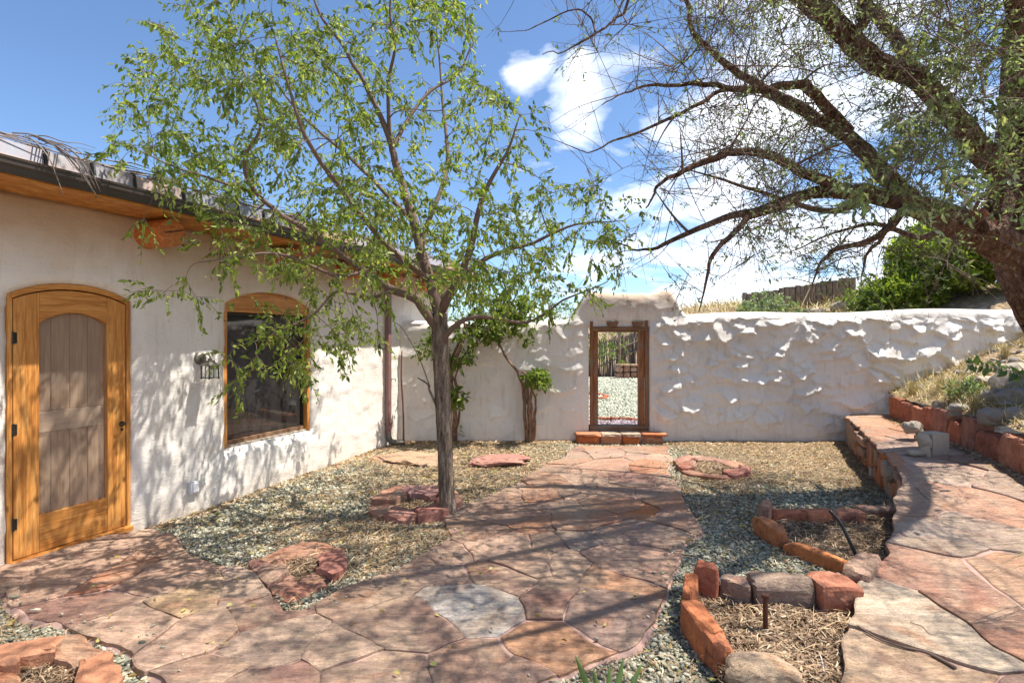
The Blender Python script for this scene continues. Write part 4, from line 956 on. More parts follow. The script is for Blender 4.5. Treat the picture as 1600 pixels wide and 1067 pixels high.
def straws(name, x, y, z, mat, seed, l=.07, w=.0022, curl=.3, rise=.25, **k):
    g = np.random.default_rng(seed); n = len(x); a = g.uniform(0, 2*math.pi, n); L = l*g.lognormal(0, .45, n); b = g.normal(0, curl, n)
    d = np.column_stack([np.cos(a), np.sin(a), np.abs(g.normal(0, rise, n))*.5]); s = np.column_stack([-np.sin(a), np.cos(a), np.zeros(n)])
    p = np.column_stack([x, y, z]); W = (w*g.uniform(.6, 1.5, n))[:, None]; L = L[:, None]; up = np.array([0, 0, 1.])
    a0 = p-s*W; b0 = p+s*W; a1 = p+d*L*.5+s*(b[:, None]*L*.3-W)+up*L*.06; b1 = a1+2*s*W+up*W; c = p+d*L+s*b[:, None]*L*.1
    V = np.stack([a0, b0, b1, a1, c], 1).reshape(-1, 3); i = np.arange(n)*5
    Fc = np.concatenate([np.stack([i, i+1, i+2], 1), np.stack([i, i+2, i+3], 1), np.stack([i+3, i+2, i+4], 1)])
    return mesh(name, V, Fc, mat, None, False, recenter=False, **k)
def litter(n, y0, y1, seed, thr, zone=None):
    x, y = gravel_pts(n, y0, y1, seed); q = fbm(x*1.3, y*1.3, seed+40, 3)+(zone(x, y) if zone is not None else 0); g = np.random.default_rng(seed+2)
    ok = g.random(len(x)) < np.clip(q*1.5+thr, .05, 1); return x[ok], y[ok]
zone = lambda x, y: np.where(x < 1, .55*sm((x+2.3)/1.2)*sm((y-3.6)/1), .8*sm((x-1.8)/1.1)*sm((y-5.4)/1.2))
x, y = litter(150000, 2.2, 8.72, 31, .06, zone); straws('dry_grass', x, y, G(x, y)+.02, STRAW, 32, .06, .0022, kind='stuff'); x, y = litter(90000, 2.2, 8.6, 35, .0, zone); straws('leaf_mulch', x, y, G(x, y)+.018, MULCH, 36, .035, .0035, kind='stuff')
# chips inside the beds and rings
def fill(poly, n, seed, zf, l=.035, w=.003, mat=MULCH, name='mulch'):
    g = np.random.default_rng(seed); P_ = np.array(poly); x = g.uniform(P_[:, 0].min(), P_[:, 0].max(), n); y = g.uniform(P_[:, 1].min(), P_[:, 1].max(), n); ok = inpoly(x, y, poly); x, y = x[ok], y[ok]
    return straws(name, x, y, zf(x, y), mat, seed, l, w, .3, .35, kind='stuff')
def shrink(p, f): p = np.array(p); c = p.mean(0); return [tuple(q) for q in c+(p-c)*f]
fill(BG, 1500, 161, lambda x, y: .03+.03*fbm(x*4, y*4, 6, 3), .07, .002, STRAW, 'dry_grass'); fill(BH, 1800, 162, lambda x, y: .05+.03*fbm(x*4, y*4, 6, 3), .06, .0022, STRAW, 'dry_grass'); fill(BG, 12000, 61, lambda x, y: .02+.03*fbm(x*4, y*4, 6, 3)); fill(BH, 20000, 62, lambda x, y: .04+.03*fbm(x*4, y*4, 6, 3), .032, .004)
for i, p in enumerate(RP): fill(shrink(p, .66), 2200, 63+i, lambda x, y: G(x, y)+.015+.02*fbm(x*8, y*8, 2, 2), .05, .003); fill(shrink(p, .6), 500, 73+i, lambda x, y: G(x, y)+.02, .07, .002, STRAW, 'dry_grass')
# strip of dead leaves along the foot of the walls
g = np.random.default_rng(17); n = 5200; xx = g.uniform(-1.8, 5.3, n); yy = WY-.04-np.abs(g.normal(0, .10, n)); ok = (np.abs(xx-1.72) > .74); xx, yy = xx[ok], yy[ok]
straws('leaf_litter', xx, yy, G(xx, yy)+.015, STRAW, 18, .045, .008, kind='stuff')
g = np.random.default_rng(19); n = 1500; t = g.uniform(4.9, 8.6, n); nn = np.abs(g.normal(0, .09, n)); pp = np.column_stack([-5.206+.388*t+nn*.93+.02, t-nn*.36]); straws('leaf_litter', pp[:, 0], pp[:, 1], G(pp[:, 0], pp[:, 1])+.012, STRAW, 20, .04, .006, kind='stuff')
g = np.random.default_rng(21); n = 1500; t = g.uniform(2.4, 8.3, n); straws('leaf_litter', xw2(t)-.03-np.abs(g.normal(0, .07, n)), t, zt(t)+.012, STRAW, 22, .04, .006, kind='stuff')
# ---------------------------------------------------------------- trees
def leafmesh(name, pos, dirs, size, aspect, mat, parent, seed, droop=.0, **k):
    g = np.random.default_rng(seed); n = len(pos); d = dirs/(np.linalg.norm(dirs, axis=1)[:, None]+1e-9); r = g.normal(size=(n, 3)); w = np.cross(d, r); w /= np.linalg.norm(w, axis=1)[:, None]+1e-9; nn = np.cross(d, w)
    L = (size*np.clip(g.lognormal(0, .28, n), .5, 1.55))[:, None]; W = L*aspect*.5
    a = pos; b = pos+d*L*.35+w*W+nn*L*.10; b2 = pos+d*L*.70+w*W*.72+nn*L*.06; c = pos+d*L-nn*L*.08; e2 = pos+d*L*.70-w*W*.72+nn*L*.06; e = pos+d*L*.35-w*W+nn*L*.10
    mid = pos+d*L*.5
    V = np.stack([a, b, b2, c, e2, e, mid], 1).reshape(-1, 3); i = np.arange(n)*7
    Fc = np.concatenate([np.stack([i+p, i+q, i+6], 1) for p, q in ((0, 1), (1, 2), (2, 3), (3, 4), (4, 5), (5, 0))])
    return mesh(name, V, Fc, mat, parent, False, recenter=False, kind='stuff', **k)
class Skel:
    def __init__(s, cap=60000): s.P = np.zeros((cap, 3)); s.R = np.zeros(cap); s.n = 0; s.mb = MB()
    def add(s, p, r): s.P[s.n] = p; s.R[s.n] = r; s.n += 1
    def limb(s, pts, rs, sides=10, ridge=0, n=5, seed=0, wig=0):
        A = spline([(*p, r) for p, r in zip(pts, rs)], n)
        if wig:
            q = np.arange(len(A)); 
            for d in range(3): A[1:-1, d] += wig*2*vn(q[1:-1]*.6, q[1:-1]*0+d*3.3, seed)
        s.mb.tube([tuple(q[:3]) for q in A], list(np.maximum(A[:, 3], .002)), sides, True, ridge, seed)
        for q in A: s.add(q[:3], q[3])
        return A
    def reach(s, t, g, rmax=.6, k=.010, sag=.10, sides=5, minr=.0018, straight=False):
        """a branch from the nearest wood to the point t"""
        t = np.asarray(t); d = np.linalg.norm(s.P[:s.n]-t, axis=1)+.0; score = d-1.2*np.minimum(s.R[:s.n], .02)*6; i = int(np.argmin(score)); p = s.P[i].copy(); l = d[i]
        if l < .05: return p, t
        r0 = min(s.R[i]*rmax, .003+l*k); side = g.normal(0, .10 if not straight else .03, 3)*l
        c1 = p+(t-p)*.33+side+np.array([0, 0, sag*l]); c2 = p+(t-p)*.68+side*.6+np.array([0, 0, sag*l*.8]); T = np.linspace(0, 1, 6)[:, None]
        A = (1-T)**3*p+3*(1-T)**2*T*c1+3*(1-T)*T*T*c2+T**3*t; rr = np.linspace(r0, max(minr, r0*.3), 6); s.mb.tube([tuple(q) for q in A], list(rr), sides, False)
        for q, r in list(zip(A, rr))[1:]: s.add(q, r)
        return A[-2], A[-1]
def env_targets(poly, n, y0, spread, g, seed, zmin=1.7, dens=None, depthf=None):
    P_ = np.array(poly, float); out = []
    while len(out) < n:
        u = g.uniform(P_[:, 0].min(), P_[:, 0].max(), 4000); v = g.uniform(P_[:, 1].min(), P_[:, 1].max(), 4000); ok = inpoly(u, v, poly)
        if dens is not None: ok &= g.random(4000) < dens(u, v)
        for a, b in zip(u[ok], v[ok]):
            y = max(3.75, y0+np.clip(g.normal(0, spread), -2*spread, 2*spread))
            q = Q(a, b, max(2.0, y)); out.append((q.x, q.y, q.z))
            if len(out) >= n: break
    return np.array(out)
# --- the young tree in the middle
TY = 5.19
tree = empty('young_tree', P(700, 800), 'slender young tree with bright green leaves rising from a stone ring in the gravel', 'tree')
sk = Skel(); g = np.random.default_rng(101)
def L_(pts): return [Q(u, v, y) for u, v, y in pts]
tr = MB(); A = spline([(*Q(u, v, y), r*.86) for u, v, y, r in ((703, 820, 5.17, .19), (701, 806, 5.17, .125), (700, 790, 5.17, .096), (697, 760, 5.18, .082), (695, 700, 5.19, .078), (692, 640, 5.2, .080), (690, 580, 5.2, .086), (688, 530, 5.2, .092), (687, 490, 5.2, .080))], 7)
tr.tube([tuple(q[:3]) for q in A], list(A[:, 3]), 22, True, .10, 3); tr.build('trunk', BARK, tree, smooth=False)
for q in A[10:]: sk.add(q[:3], q[3])
s6 = dict(sides=9, ridge=.06)
sk.limb(L_([(688, 500, 5.2), (671, 437, 5.2), (646, 346, 5.25), (617, 256, 5.2), (609, 223, 5.2), (576, 144, 5.1), (539, 78, 5.0), (502, 25, 4.9), (470, -60, 4.8)]), [.062, .050, .042, .034, .030, .020, .015, .011, .005], **s6, wig=.012, seed=1)
sk.limb(L_([(684, 512, 5.2), (650, 470, 5.1), (619, 455, 5.0), (570, 425, 4.9), (510, 380, 4.7), (444, 338, 4.6), (398, 301, 4.5), (382, 252, 4.4), (407, 190, 4.35), (380, 110, 4.3)]), [.055, .038, .034, .030, .026, .022, .018, .014, .010, .005], **s6, wig=.012, seed=2)
sk.limb(L_([(612, 235, 5.2), (638, 186, 5.4), (671, 144, 5.6), (716, 115, 5.8), (740, 60, 5.9)]), [.024, .019, .014, .010, .005], sides=7)
sk.limb(L_([(609, 223, 5.2), (607, 132, 5.1), (617, 74, 5.0), (609, 16, 4.9), (620, -70, 4.8)]), [.022, .017, .013, .009, .005], sides=7)
sk.limb(L_([(692, 540, 5.2), (696, 525, 5.15), (721, 503, 5.1), (760, 495, 5.1), (823, 503, 5.1), (880, 470, 5.0), (950, 440, 4.9)]), [.050, .035, .024, .020, .014, .010, .004], sides=8, wig=.01)
sk.limb(L_([(690, 480, 5.2), (712, 440, 5.4), (760, 405, 5.6), (830, 380, 5.7), (900, 350, 5.8), (975, 345, 5.8)]), [.045, .034, .024, .018, .012, .005], sides=8, wig=.015)
sk.limb(L_([(690, 485, 5.2), (728, 410, 5.1), (752, 320, 5.0), (790, 240, 4.9), (812, 180, 4.9)]), [.048, .034, .024, .014, .005], sides=8, wig=.015)
sk.limb(L_([(646, 346, 5.25), (600, 300, 5.6), (540, 240, 5.9), (470, 180, 6.1), (400, 90, 6.2)]), [.030, .023, .017, .012, .005], sides=7, wig=.01)
sk.limb(L_([(619, 455, 5.0), (570, 465, 4.75), (530, 455, 4.6), (490, 490, 4.5), (430, 520, 4.4), (375, 540, 4.3)]), [.022, .016, .013, .010, .007, .003], sides=6, wig=.01)
sk.limb(L_([(570, 425, 4.9), (520, 430, 4.4), (450, 400, 4.0), (380, 400, 3.8), (310, 410, 3.7)]), [.018, .014, .011, .008, .004], sides=6, wig=.01)
sk.limb(L_([(690, 480, 5.2), (660, 380, 5.6), (700, 260, 6.1), (690, 150, 6.4), (680, 20, 6.5)]), [.040, .030, .022, .014, .005], sides=8, wig=.015)
sk.limb(L_([(671, 437, 5.2), (600, 380, 4.7), (530, 290, 4.2), (470, 200, 3.9), (430, 60, 3.8)]), [.036, .026, .019, .013, .005], sides=8, wig=.015)
sk.limb(L_([(398, 301, 4.5), (330, 280, 4.3), (270, 260, 4.2), (215, 235, 4.1)]), [.013, .010, .007, .003], sides=6, wig=.01)
ENV = [(175, 235), (200, 130), (235, 60), (275, 20), (330, -10), (340, -260), (640, -420), (760, -160), (735, 60), (738, 120), (800, 150), (846, 190), (838, 235), (870, 270), (935, 280), (1000, 325), (1012, 350), (975, 390), (985, 425), (930, 455), (900, 500), (840, 505), (760, 500),
       (720, 470), (640, 455), (600, 520), (540, 560), (430, 590), (360, 590), (350, 560), (420, 500), (470, 470), (440, 420), (300, 420), (330, 440), (235, 465), (300, 430), (215, 345), (250, 325), (310, 300), (240, 280)]
def dens(u, v):
    d = np.ones(len(u))*.9
    d *= np.where((u > 610) & (u < 760) & (v > 60) & (v < 330), .55, 1)
    d *= np.where(u > 860, .6, 1)*np.where(v < 0, .55, 1)
    d *= np.where((v > 440) & (u > 560), .6, 1)*np.where((v > 330) & (v < 430) & (u > 225) & (u < 345), .35, 1)
    d *= np.where((v > 430) & (u < 330), .35, 1)*np.where((v > 430) & (u > 400) & (u < 640), .55, 1)
    return d*np.clip(.72+1.1*fbm(u/90., v/90., 5, 2), .12, 1)
T = env_targets(ENV, 1020, 5.35, 1.1, g, 1, dens=dens)
ex = np.array([tuple(Q(u, v, y)) for u, v, y in ((240, 455, 3.9), (255, 458, 3.9), (290, 440, 3.9), (310, 470, 3.95), (222, 345, 3.8), (355, 560, 4.3), (375, 575, 4.3), (365, 600, 4.3), (400, 555, 4.3), (470, 590, 4.4), (440, 520, 4.4), (420, 495, 4.4), (500, 540, 4.5), (530, 560, 4.6), (560, 540, 4.6), (590, 520, 4.7), (180, 240, 4.1), (190, 250, 4.1), (210, 130, 4.3), (275, 60, 4.5))])
T = np.vstack([T, ex]); T = T[T[:, 2] > 1.25]
d0 = np.array([np.min(np.linalg.norm(sk.P[:sk.n]-t, axis=1)) for t in T]); T = T[np.argsort(d0)]
lp, ld = [], []
def twigs(sk, base, tip, g, nt, tl, spread, nl, lp, ld, r=.0018, droopy=.35, sides=3, leafend=.1):
    ax = tip-base; ax = ax/(np.linalg.norm(ax)+1e-9)
    for q in range(nt):
        l = tl*g.uniform(.6, 1.3); d = ax*.7+g.normal(0, spread, 3); d[2] += .05; d /= np.linalg.norm(d); p0 = base+(tip-base)*g.uniform(.2, 1); p1 = p0+d*l*.55; p2 = p0+d*l+np.array([0, 0, -droopy*l*.35])
        sk.mb.tube([tuple(p0), tuple(p1), tuple(p2)], [r*1.3, r, r*.6], sides, False)
        for t in np.linspace(leafend, 1, nl):
            pp = p0*(1-t)+p2*t + (p1-(p0+p2)/2)*4*t*(1-t)*.5; side = g.normal(0, 1, 3); dd = d*.55+side*.55; dd[2] -= droopy
            lp.append(pp); ld.append(dd)
for t in T:
    b, e_ = sk.reach(t, g, .6, .011, .10); twigs(sk, b, e_, g, 4, .20, .50, 10, lp, ld, .0017, .7)
sk.mb.build('branches', TWIG, tree, smooth=True, recenter=False)
leafmesh('foliage', np.array(lp), np.array(ld), .045, .42, LEAF, tree, 5)
m = MB(); # sprout and stub on the trunk
twigtube(m, [Q(692, 655, 5.17), Q(672, 612, 5.15), Q(668, 600, 5.12), Q(652, 590, 5.1)], .016, .006); twigtube(m, [Q(672, 605, 5.13), Q(655, 560, 5.1), Q(630, 515, 5.1), Q(612, 500, 5.1)], .006, .002)
m.build('stub', BARK, tree, smooth=True)
print('tree leaves', len(lp))
# --- the old spreading tree on the right
OY = 6.0
old = empty('old_tree', (6.6, 6.1, 1.1), 'huge old tree with shredded bark and thorny twigs leaning over the wall from the right', 'tree')
so_ = Skel(120000); g = np.random.default_rng(202)
def lim(pts, rs, **k):
    k.setdefault('sides', 12); k.setdefault('ridge', .12); k.setdefault('wig', .02); return so_.limb(L_(pts), [r*.86 for r in rs], **k)
trk = MB()
A = spline([(*Q(u, v, y), r) for u, v, y, r in ((1810, 720, 6.1, .58), (1745, 600, 6.1, .50), (1680, 500, 6.05, .43), (1625, 420, 6.0, .37), (1600, 350, 6.0, .31), (1592, 290, 6.0, .26), (1590, 240, 6.0, .21), (1592, 150, 6.0, .17), (1594, 60, 6.0, .15), (1600, -60, 6.0, .12), (1580, -260, 5.9, .07), (1560, -420, 5.8, .03))], 8)
trk.tube([tuple(q[:3]) for q in A], list(A[:, 3]), 40, True, .10, 5); trk.build('trunk', OBARK, old, smooth=False)
for q in A[24:]: so_.add(q[:3], q[3])
big = MB(); keep_mb = so_.mb; so_.mb = big
lim([(1640, 440, 6.0), (1560, 378, 5.9), (1485, 345, 5.8), (1425, 319, 5.7), (1369, 307, 5.6), (1312, 300, 5.5), (1256, 304, 5.45), (1200, 326, 5.4), (1136, 341, 5.3), (1062, 371, 5.2), (1005, 390, 5.1), (960, 380, 5.0)], [.27, .21, .165, .13, .105, .08, .06, .05, .036, .026, .014, .005], sides=26, seed=1)
lim([(1590, 300, 6.0), (1552, 255, 5.9), (1481, 169, 5.7), (1432, 124, 5.6), (1380, 101, 5.5), (1339, 71, 5.4), (1301, 34, 5.3), (1260, 0, 5.2), (1200, -70, 5.1), (1120, -190, 5.0), (1040, -320, 4.9)], [.15, .14, .125, .12, .12, .11, .105, .10, .08, .05, .02], sides=24, seed=2)
lim([(1430, 322, 5.7), (1399, 292, 5.7), (1369, 259, 5.8), (1324, 210, 5.9), (1275, 187, 6.0), (1237, 161, 6.1), (1200, 142, 6.2), (1155, 115, 6.2), (1117, 85, 6.2), (1085, 49, 6.2), (1070, -10, 6.2), (1040, -120, 6.2)], [.12, .105, .095, .085, .078, .07, .06, .05, .042, .035, .026, .01], sides=18, seed=3)
lim([(1324, 205, 5.9), (1275, 150, 5.7), (1249, 131, 5.6), (1200, 138, 5.5), (1155, 140, 5.4), (1099, 131, 5.3), (1040, 131, 5.2), (985, 140, 5.1), (940, 165, 5.0)], [.075, .06, .055, .045, .036, .026, .018, .010, .004], sides=14, seed=4)
lim([(1312, 295, 5.5), (1270, 275, 5.3), (1222, 251, 5.1), (1174, 236, 5.0), (1136, 240, 4.9), (1087, 259, 4.85), (1042, 277, 4.8), (1020, 300, 4.8), (1009, 325, 4.8)], [.065, .058, .052, .046, .040, .030, .020, .013, .007], sides=12, seed=5)
lim([(1256, 304, 5.4), (1215, 325, 5.0), (1170, 341, 4.9), (1140, 370, 4.8), (1117, 397, 4.75), (1102, 440, 4.7), (1092, 488, 4.7)], [.05, .038, .033, .028, .022, .013, .005], sides=10, seed=6)
lim([(1420, 320, 5.6), (1402, 340, 5.5), (1369, 371, 5.3), (1312, 386, 5.2), (1285, 410, 5.1), (1270, 450, 5.1)], [.055, .045, .034, .026, .016, .005], sides=10, seed=7)
lim([(1395, 340, 5.5), (1372, 380, 5.6), (1352, 400, 5.6), (1345, 440, 5.7)], [.03, .022, .016, .006], sides=8, seed=8)
lim([(1060, -260, 4.6), (1010, -120, 4.5), (979, 0, 4.4), (964, 30, 4.4), (930, 52, 4.3), (890, 75, 4.3), (847, 86, 4.2)], [.03, .022, .014, .012, .010, .007, .003], sides=8, seed=9)
lim([(930, 50, 4.3), (922, 28, 4.3), (896, 15, 4.2), (847, 37, 4.2), (820, 48, 4.2), (780, 50, 4.1)], [.009, .008, .007, .006, .004, .002], sides=6, seed=10, ridge=0, wig=.005)
lim([(1200, 142, 6.0), (1136, 139, 5.6), (1090, 165, 5.4), (1042, 187, 5.3), (971, 217, 5.2), (919, 236, 5.1), (840, 210, 5.0)], [.04, .028, .022, .018, .012, .007, .002], sides=7, seed=11)
lim([(1350, -160, 5.4), (1350, 0, 5.4), (1346, 37, 5.4), (1331, 66, 5.45)], [.07, .06, .055, .06], sides=14, seed=12)
lim([(1425, 118, 5.6), (1421, 100, 5.7), (1399, 56, 5.9), (1361, 11, 6.1), (1300, -80, 6.3), (1250, -220, 6.4)], [.085, .08, .07, .06, .045, .015], sides=14, seed=13)
lim([(1590, 270, 6.0), (1560, 360, 5.2), (1540, 345, 5.3), (1518, 335, 5.2)], [.06, .055, .05, .04], sides=10, seed=14)
lim([(1592, 150, 6.0), (1600, 60, 5.0), (1560, -80, 4.0), (1480, -260, 3.4), (1380, -480, 3.0)], [.12, .10, .075, .05, .015], sides=12, seed=15)
lim([(1600, -60, 6.0), (1480, -220, 5.0), (1300, -420, 4.1), (1150, -620, 3.6)], [.09, .07, .05, .015], sides=12, seed=16)
lim([(1592, 240, 6.0), (1700, 120, 5.4), (1800, -40, 4.6), (1820, -260, 3.9), (1700, -520, 3.3)], [.13, .11, .08, .05, .015], sides=12, seed=17)
lim([(1369, 307, 5.6), (1300, 330, 6.2), (1220, 310, 6.7), (1130, 280, 7.0), (1060, 260, 7.2)], [.05, .04, .03, .02, .006], sides=10, seed=18)
lim([(1485, 345, 5.8), (1440, 372, 6.4), (1370, 350, 6.8), (1300, 365, 7.1), (1230, 395, 7.2)], [.05, .04, .03, .018, .006], sides=10, seed=19)
big.build('limbs', OBARK, old, smooth=False, recenter=False)
so_.mb = keep_mb
OENV = [(860, 120), (900, 40), (960, -40), (1000, -350), (1750, -500), (1750, 250), (1560, 330), (1480, 420), (1400, 430), (1290, 440), (1240, 400), (1130, 430), (1060, 480), (1000, 420), (960, 400), (985, 330), (900, 250), (890, 190)]
def odens(u, v): return np.clip(.5+1.5*fbm(u/110., v/110., 8, 2), .04, 1)*np.where((u < 1000) & (v > 200), .7, 1)*np.where(v < -100, .5, 1)
T = env_targets(OENV, 520, 5.5, .75, g, 2, dens=odens)
thick = g.uniform([1.3, 3.2, 3.1], [5.0, 6.8, 4.9], (110, 3))
for t in thick[np.argsort([np.min(np.linalg.norm(so_.P[:so_.n]-q, axis=1)) for q in thick])]: so_.reach(t, g, .7, .022, .08, 6)
# more crown over the right foreground and above the frame
ov = np.vstack([g.uniform([1.2, 2.0, 3.9], [6.0, 5.6, 5.6], (150, 3)), g.uniform([-1.6, 2.0, 4.3], [3.4, 4.4, 5.4], (230, 3))]); T = np.vstack([T, ov])
d0 = np.array([np.min(np.linalg.norm(so_.P[:so_.n]-t, axis=1)) for t in T]); T = T[np.argsort(d0)]
lp, ld, lp2, ld2 = [], [], [], []
for i, t in enumerate(T):
    b, e_ = so_.reach(t, g, .55, .010, .03, straight=True)
    u = CU+F*t[0]/t[1]; v = CV-F*(t[2]-EYE)/t[1]
    bare = (u < 1180 and v > 0 and g.random() < .62) or g.random() < .22
    ax = e_-b
    for q in range(5 if bare else 4):   # long straight thorny shoots
        l = g.uniform(.25, .75); d = ax/(np.linalg.norm(ax)+1e-9)*.5+g.normal(0, .55, 3); d /= np.linalg.norm(d); p0 = b+(e_-b)*g.uniform(0, 1); p1 = p0+d*l
        so_.mb.tube([tuple(p0), tuple((p0+p1)/2+g.normal(0, .02, 3)), tuple(p1)], [.0034, .0024, .0012], 3, False)
        for h in range(3):
            qq = p0+(p1-p0)*g.uniform(.2, .9); dd = g.normal(0, 1, 3); dd /= np.linalg.norm(dd); so_.mb.tube([tuple(qq), tuple(qq+(dd*.6+d*.5)*l*.25)], [.0016, .0008], 3, False)
            if not bare:
                for w in range(3): lp.append(qq+(dd*.6+d*.5)*l*.25*g.random()); ld.append(g.normal(0, .6, 3)+dd*.5+np.array([0, 0, -.1]))
    if not bare:
        twigs(so_, b, e_, g, 3, .24, .55, 6, lp, ld, .0016, .15)
for i in range(1700):  # long bare wands arching off the limbs
    j = int(g.integers(60, so_.n)); p0 = so_.P[j].copy(); l = g.uniform(.25, .95); u = CU+F*p0[0]/p0[1]
    if u < 930: continue
    d = np.array([g.normal(-.25, .6), g.normal(0, .5), g.normal(.25, .6)]); d /= np.linalg.norm(d); bend_ = g.normal(0, .06, 3); A = [p0, p0+d*l*.5+bend_*l*.6, p0+d*l-np.array([0, 0, .05*l])]
    if CV-F*(A[2][2]-EYE)/max(A[2][1], .5) > 455: continue
    A = spline([tuple(q) for q in A], 4); so_.mb.tube(A, list(np.linspace(.0058, .0014, len(A))), 3, False)
    for q in A[2::2]:
        dd = g.normal(0, .09, 3); so_.mb.tube([tuple(q), tuple(q+dd)], [.002, .0008], 3, False)
        if g.random() < .25:
            for w in range(5): lp.append(q+dd*g.random()*1.5); ld.append(g.normal(0, .6, 3))
# nearer sprays of larger silvery leaves
NE = [(1380, 150), (1450, 60), (1560, 20), (1640, 0), (1680, 280), (1600, 330), (1540, 300), (1500, 330), (1440, 330), (1330, 320), (1290, 290), (1380, 250), (1400, 200)]
T2 = env_targets(NE, 95, 4.9, .35, g, 3)
for t in T2:
    b, e_ = so_.reach(t, g, .5, .008, .05); twigs(so_, b, e_, g, 4, .24, .5, 9, lp2, ld2, .0017, .4)
so_.mb.build('branches', TWIG, old, smooth=True, recenter=False)
leafmesh('foliage', np.array(lp), np.array(ld), .038, .34, OLEAF, old, 6); leafmesh('large_foliage', np.array(lp2), np.array(ld2), .066, .36, OLEAF, old, 7)
m = MB(); m.tube([Q(1530, 330, 5.6), Q(1562, 362, 5.65)], [.045, .055], 12, True, .05, 1); m.build('broken_stub', m_plain('raw_wood', (.30, .13, .08), .8, 0, 20, .4), old)
m = MB(); m.tube([Q(1556, 240, 5.7), Q(1574, 258, 5.75)], [.04, .045], 12); m.build('sawn_stub', bpy.data.materials['raw_wood'], old)
print('old leaves', len(lp), len(lp2))
# ---------------------------------------------------------------- climbers on the wall
def shrub(name, c, h, w, nb, nt, nl, ls, mat, label, seed, cat='shrub', wood=GTWIG, depth=None, droop=0., asp=.5, up=.5, group=None, tl=.16):
    g = np.random.default_rng(seed); root = empty(name, c, label, cat, group); s = Skel(30000); c = np.array(c); lp, ld = [], []
    s.limb([tuple(c+np.array([0, 0, -.05])), tuple(c+np.array([0, 0, h*.18]))], [.02, .015], 6)
    for i in range(nb):
        a = g.uniform(0, 2*math.pi); r = g.random()**.5; t = c+np.array([math.cos(a)*w*r, math.sin(a)*(depth or w)*r, h*(up+(1-up)*g.random())*(1-.35*r*r)]); b, e_ = s.reach(t, g, .6, .012, .08); twigs(s, b, e_, g, nt, tl, .6, nl, lp, ld, .0016, droop)
    s.mb.build('stems', wood, root, smooth=True, recenter=False); leafmesh('leaves', np.array(lp), np.array(ld), ls, asp, mat, root, seed+1); return root
def climber(label, stems, leafpts, seed, n=26, nl=7, ls=.05):
    g = np.random.default_rng(seed); c = stems[0][0][0]; root = empty('climbing_vine', c, label, 'vine', 'climbers trained on the garden wall'); s = Skel(20000); lp, ld = [], []
    for pts, r0, r1 in stems: s.limb(pts, list(np.linspace(r0, r1, len(pts))), 7, .12, 5, seed, .03)
    for (u, v, y, sp) in leafpts:
        for q in range(n):
            t = np.array(Q(u+g.normal(0, sp), v+g.normal(0, sp*.6), y+g.normal(0, .12))); b, e_ = s.reach(t, g, .5, .009, .1); twigs(s, b, e_, g, 3, .16, .5, nl, lp, ld, .0015, .4)
    s.mb.build('stems', VINEB, root, smooth=False, recenter=False); leafmesh('leaves', np.array(lp), np.array(ld), ls, .5, BUSHLEAF, root, seed+1)
VINEB = m_bark('vine_bark', (.09, .05, .035), (.24, .15, .11), (.40, .28, .21), 1.4, .012)
climber('twisted vine with braided bare stem climbing the wall left of the gate', [([P(826, 692), Q(828, 650, 8.5), Q(822, 610, 8.5), Q(826, 585, 8.5)], .05, .035), ([P(822, 692), Q(818, 650, 8.45), Q(816, 600, 8.5), Q(800, 570, 8.5), Q(775, 530, 8.5), Q(765, 505, 8.4)], .03, .012),
         ([P(832, 692), Q(834, 650, 8.5), Q(836, 620, 8.5), Q(820, 590, 8.5)], .022, .012), ([P(829, 692), Q(824, 640, 8.4), Q(832, 600, 8.45), Q(815, 580, 8.5)], .03, .018), ([Q(826, 590, 8.5), Q(834, 580, 8.4), Q(842, 588, 8.4)], .012, .006)],
        [(785, 510, 8.45, 22), (765, 480, 8.5, 26), (800, 480, 8.5, 26), (838, 590, 8.45, 5)], 61, 34, 8, .07)
climber('leafy vine tangle growing up the wall behind the young tree trunk', [([P(708, 692), Q(709, 650, 8.5), Q(706, 600, 8.5), Q(708, 560, 8.45), Q(720, 530, 8.4)], .04, .02), ([P(712, 692), Q(716, 640, 8.5), Q(712, 590, 8.5), Q(735, 545, 8.4), Q(760, 520, 8.4)], .02, .010), ([P(706, 692), Q(702, 640, 8.5), Q(714, 610, 8.45), Q(704, 570, 8.5)], .025, .012), ([Q(708, 580, 8.4), Q(722, 530, 8.3), Q(724, 500, 8.2)], .03, .015)],
        [(714, 620, 8.35, 9), (678, 540, 8.3, 10), (720, 560, 8.35, 10), (722, 520, 8.3, 18)], 62, 14, 7, .065)
shrub('seedling', tuple(P(722, 690)), .22, .12, 6, 3, 5, .05, LEAF, 'small yellow green seedling at the foot of the wall behind the trunk', 63, 'plant')
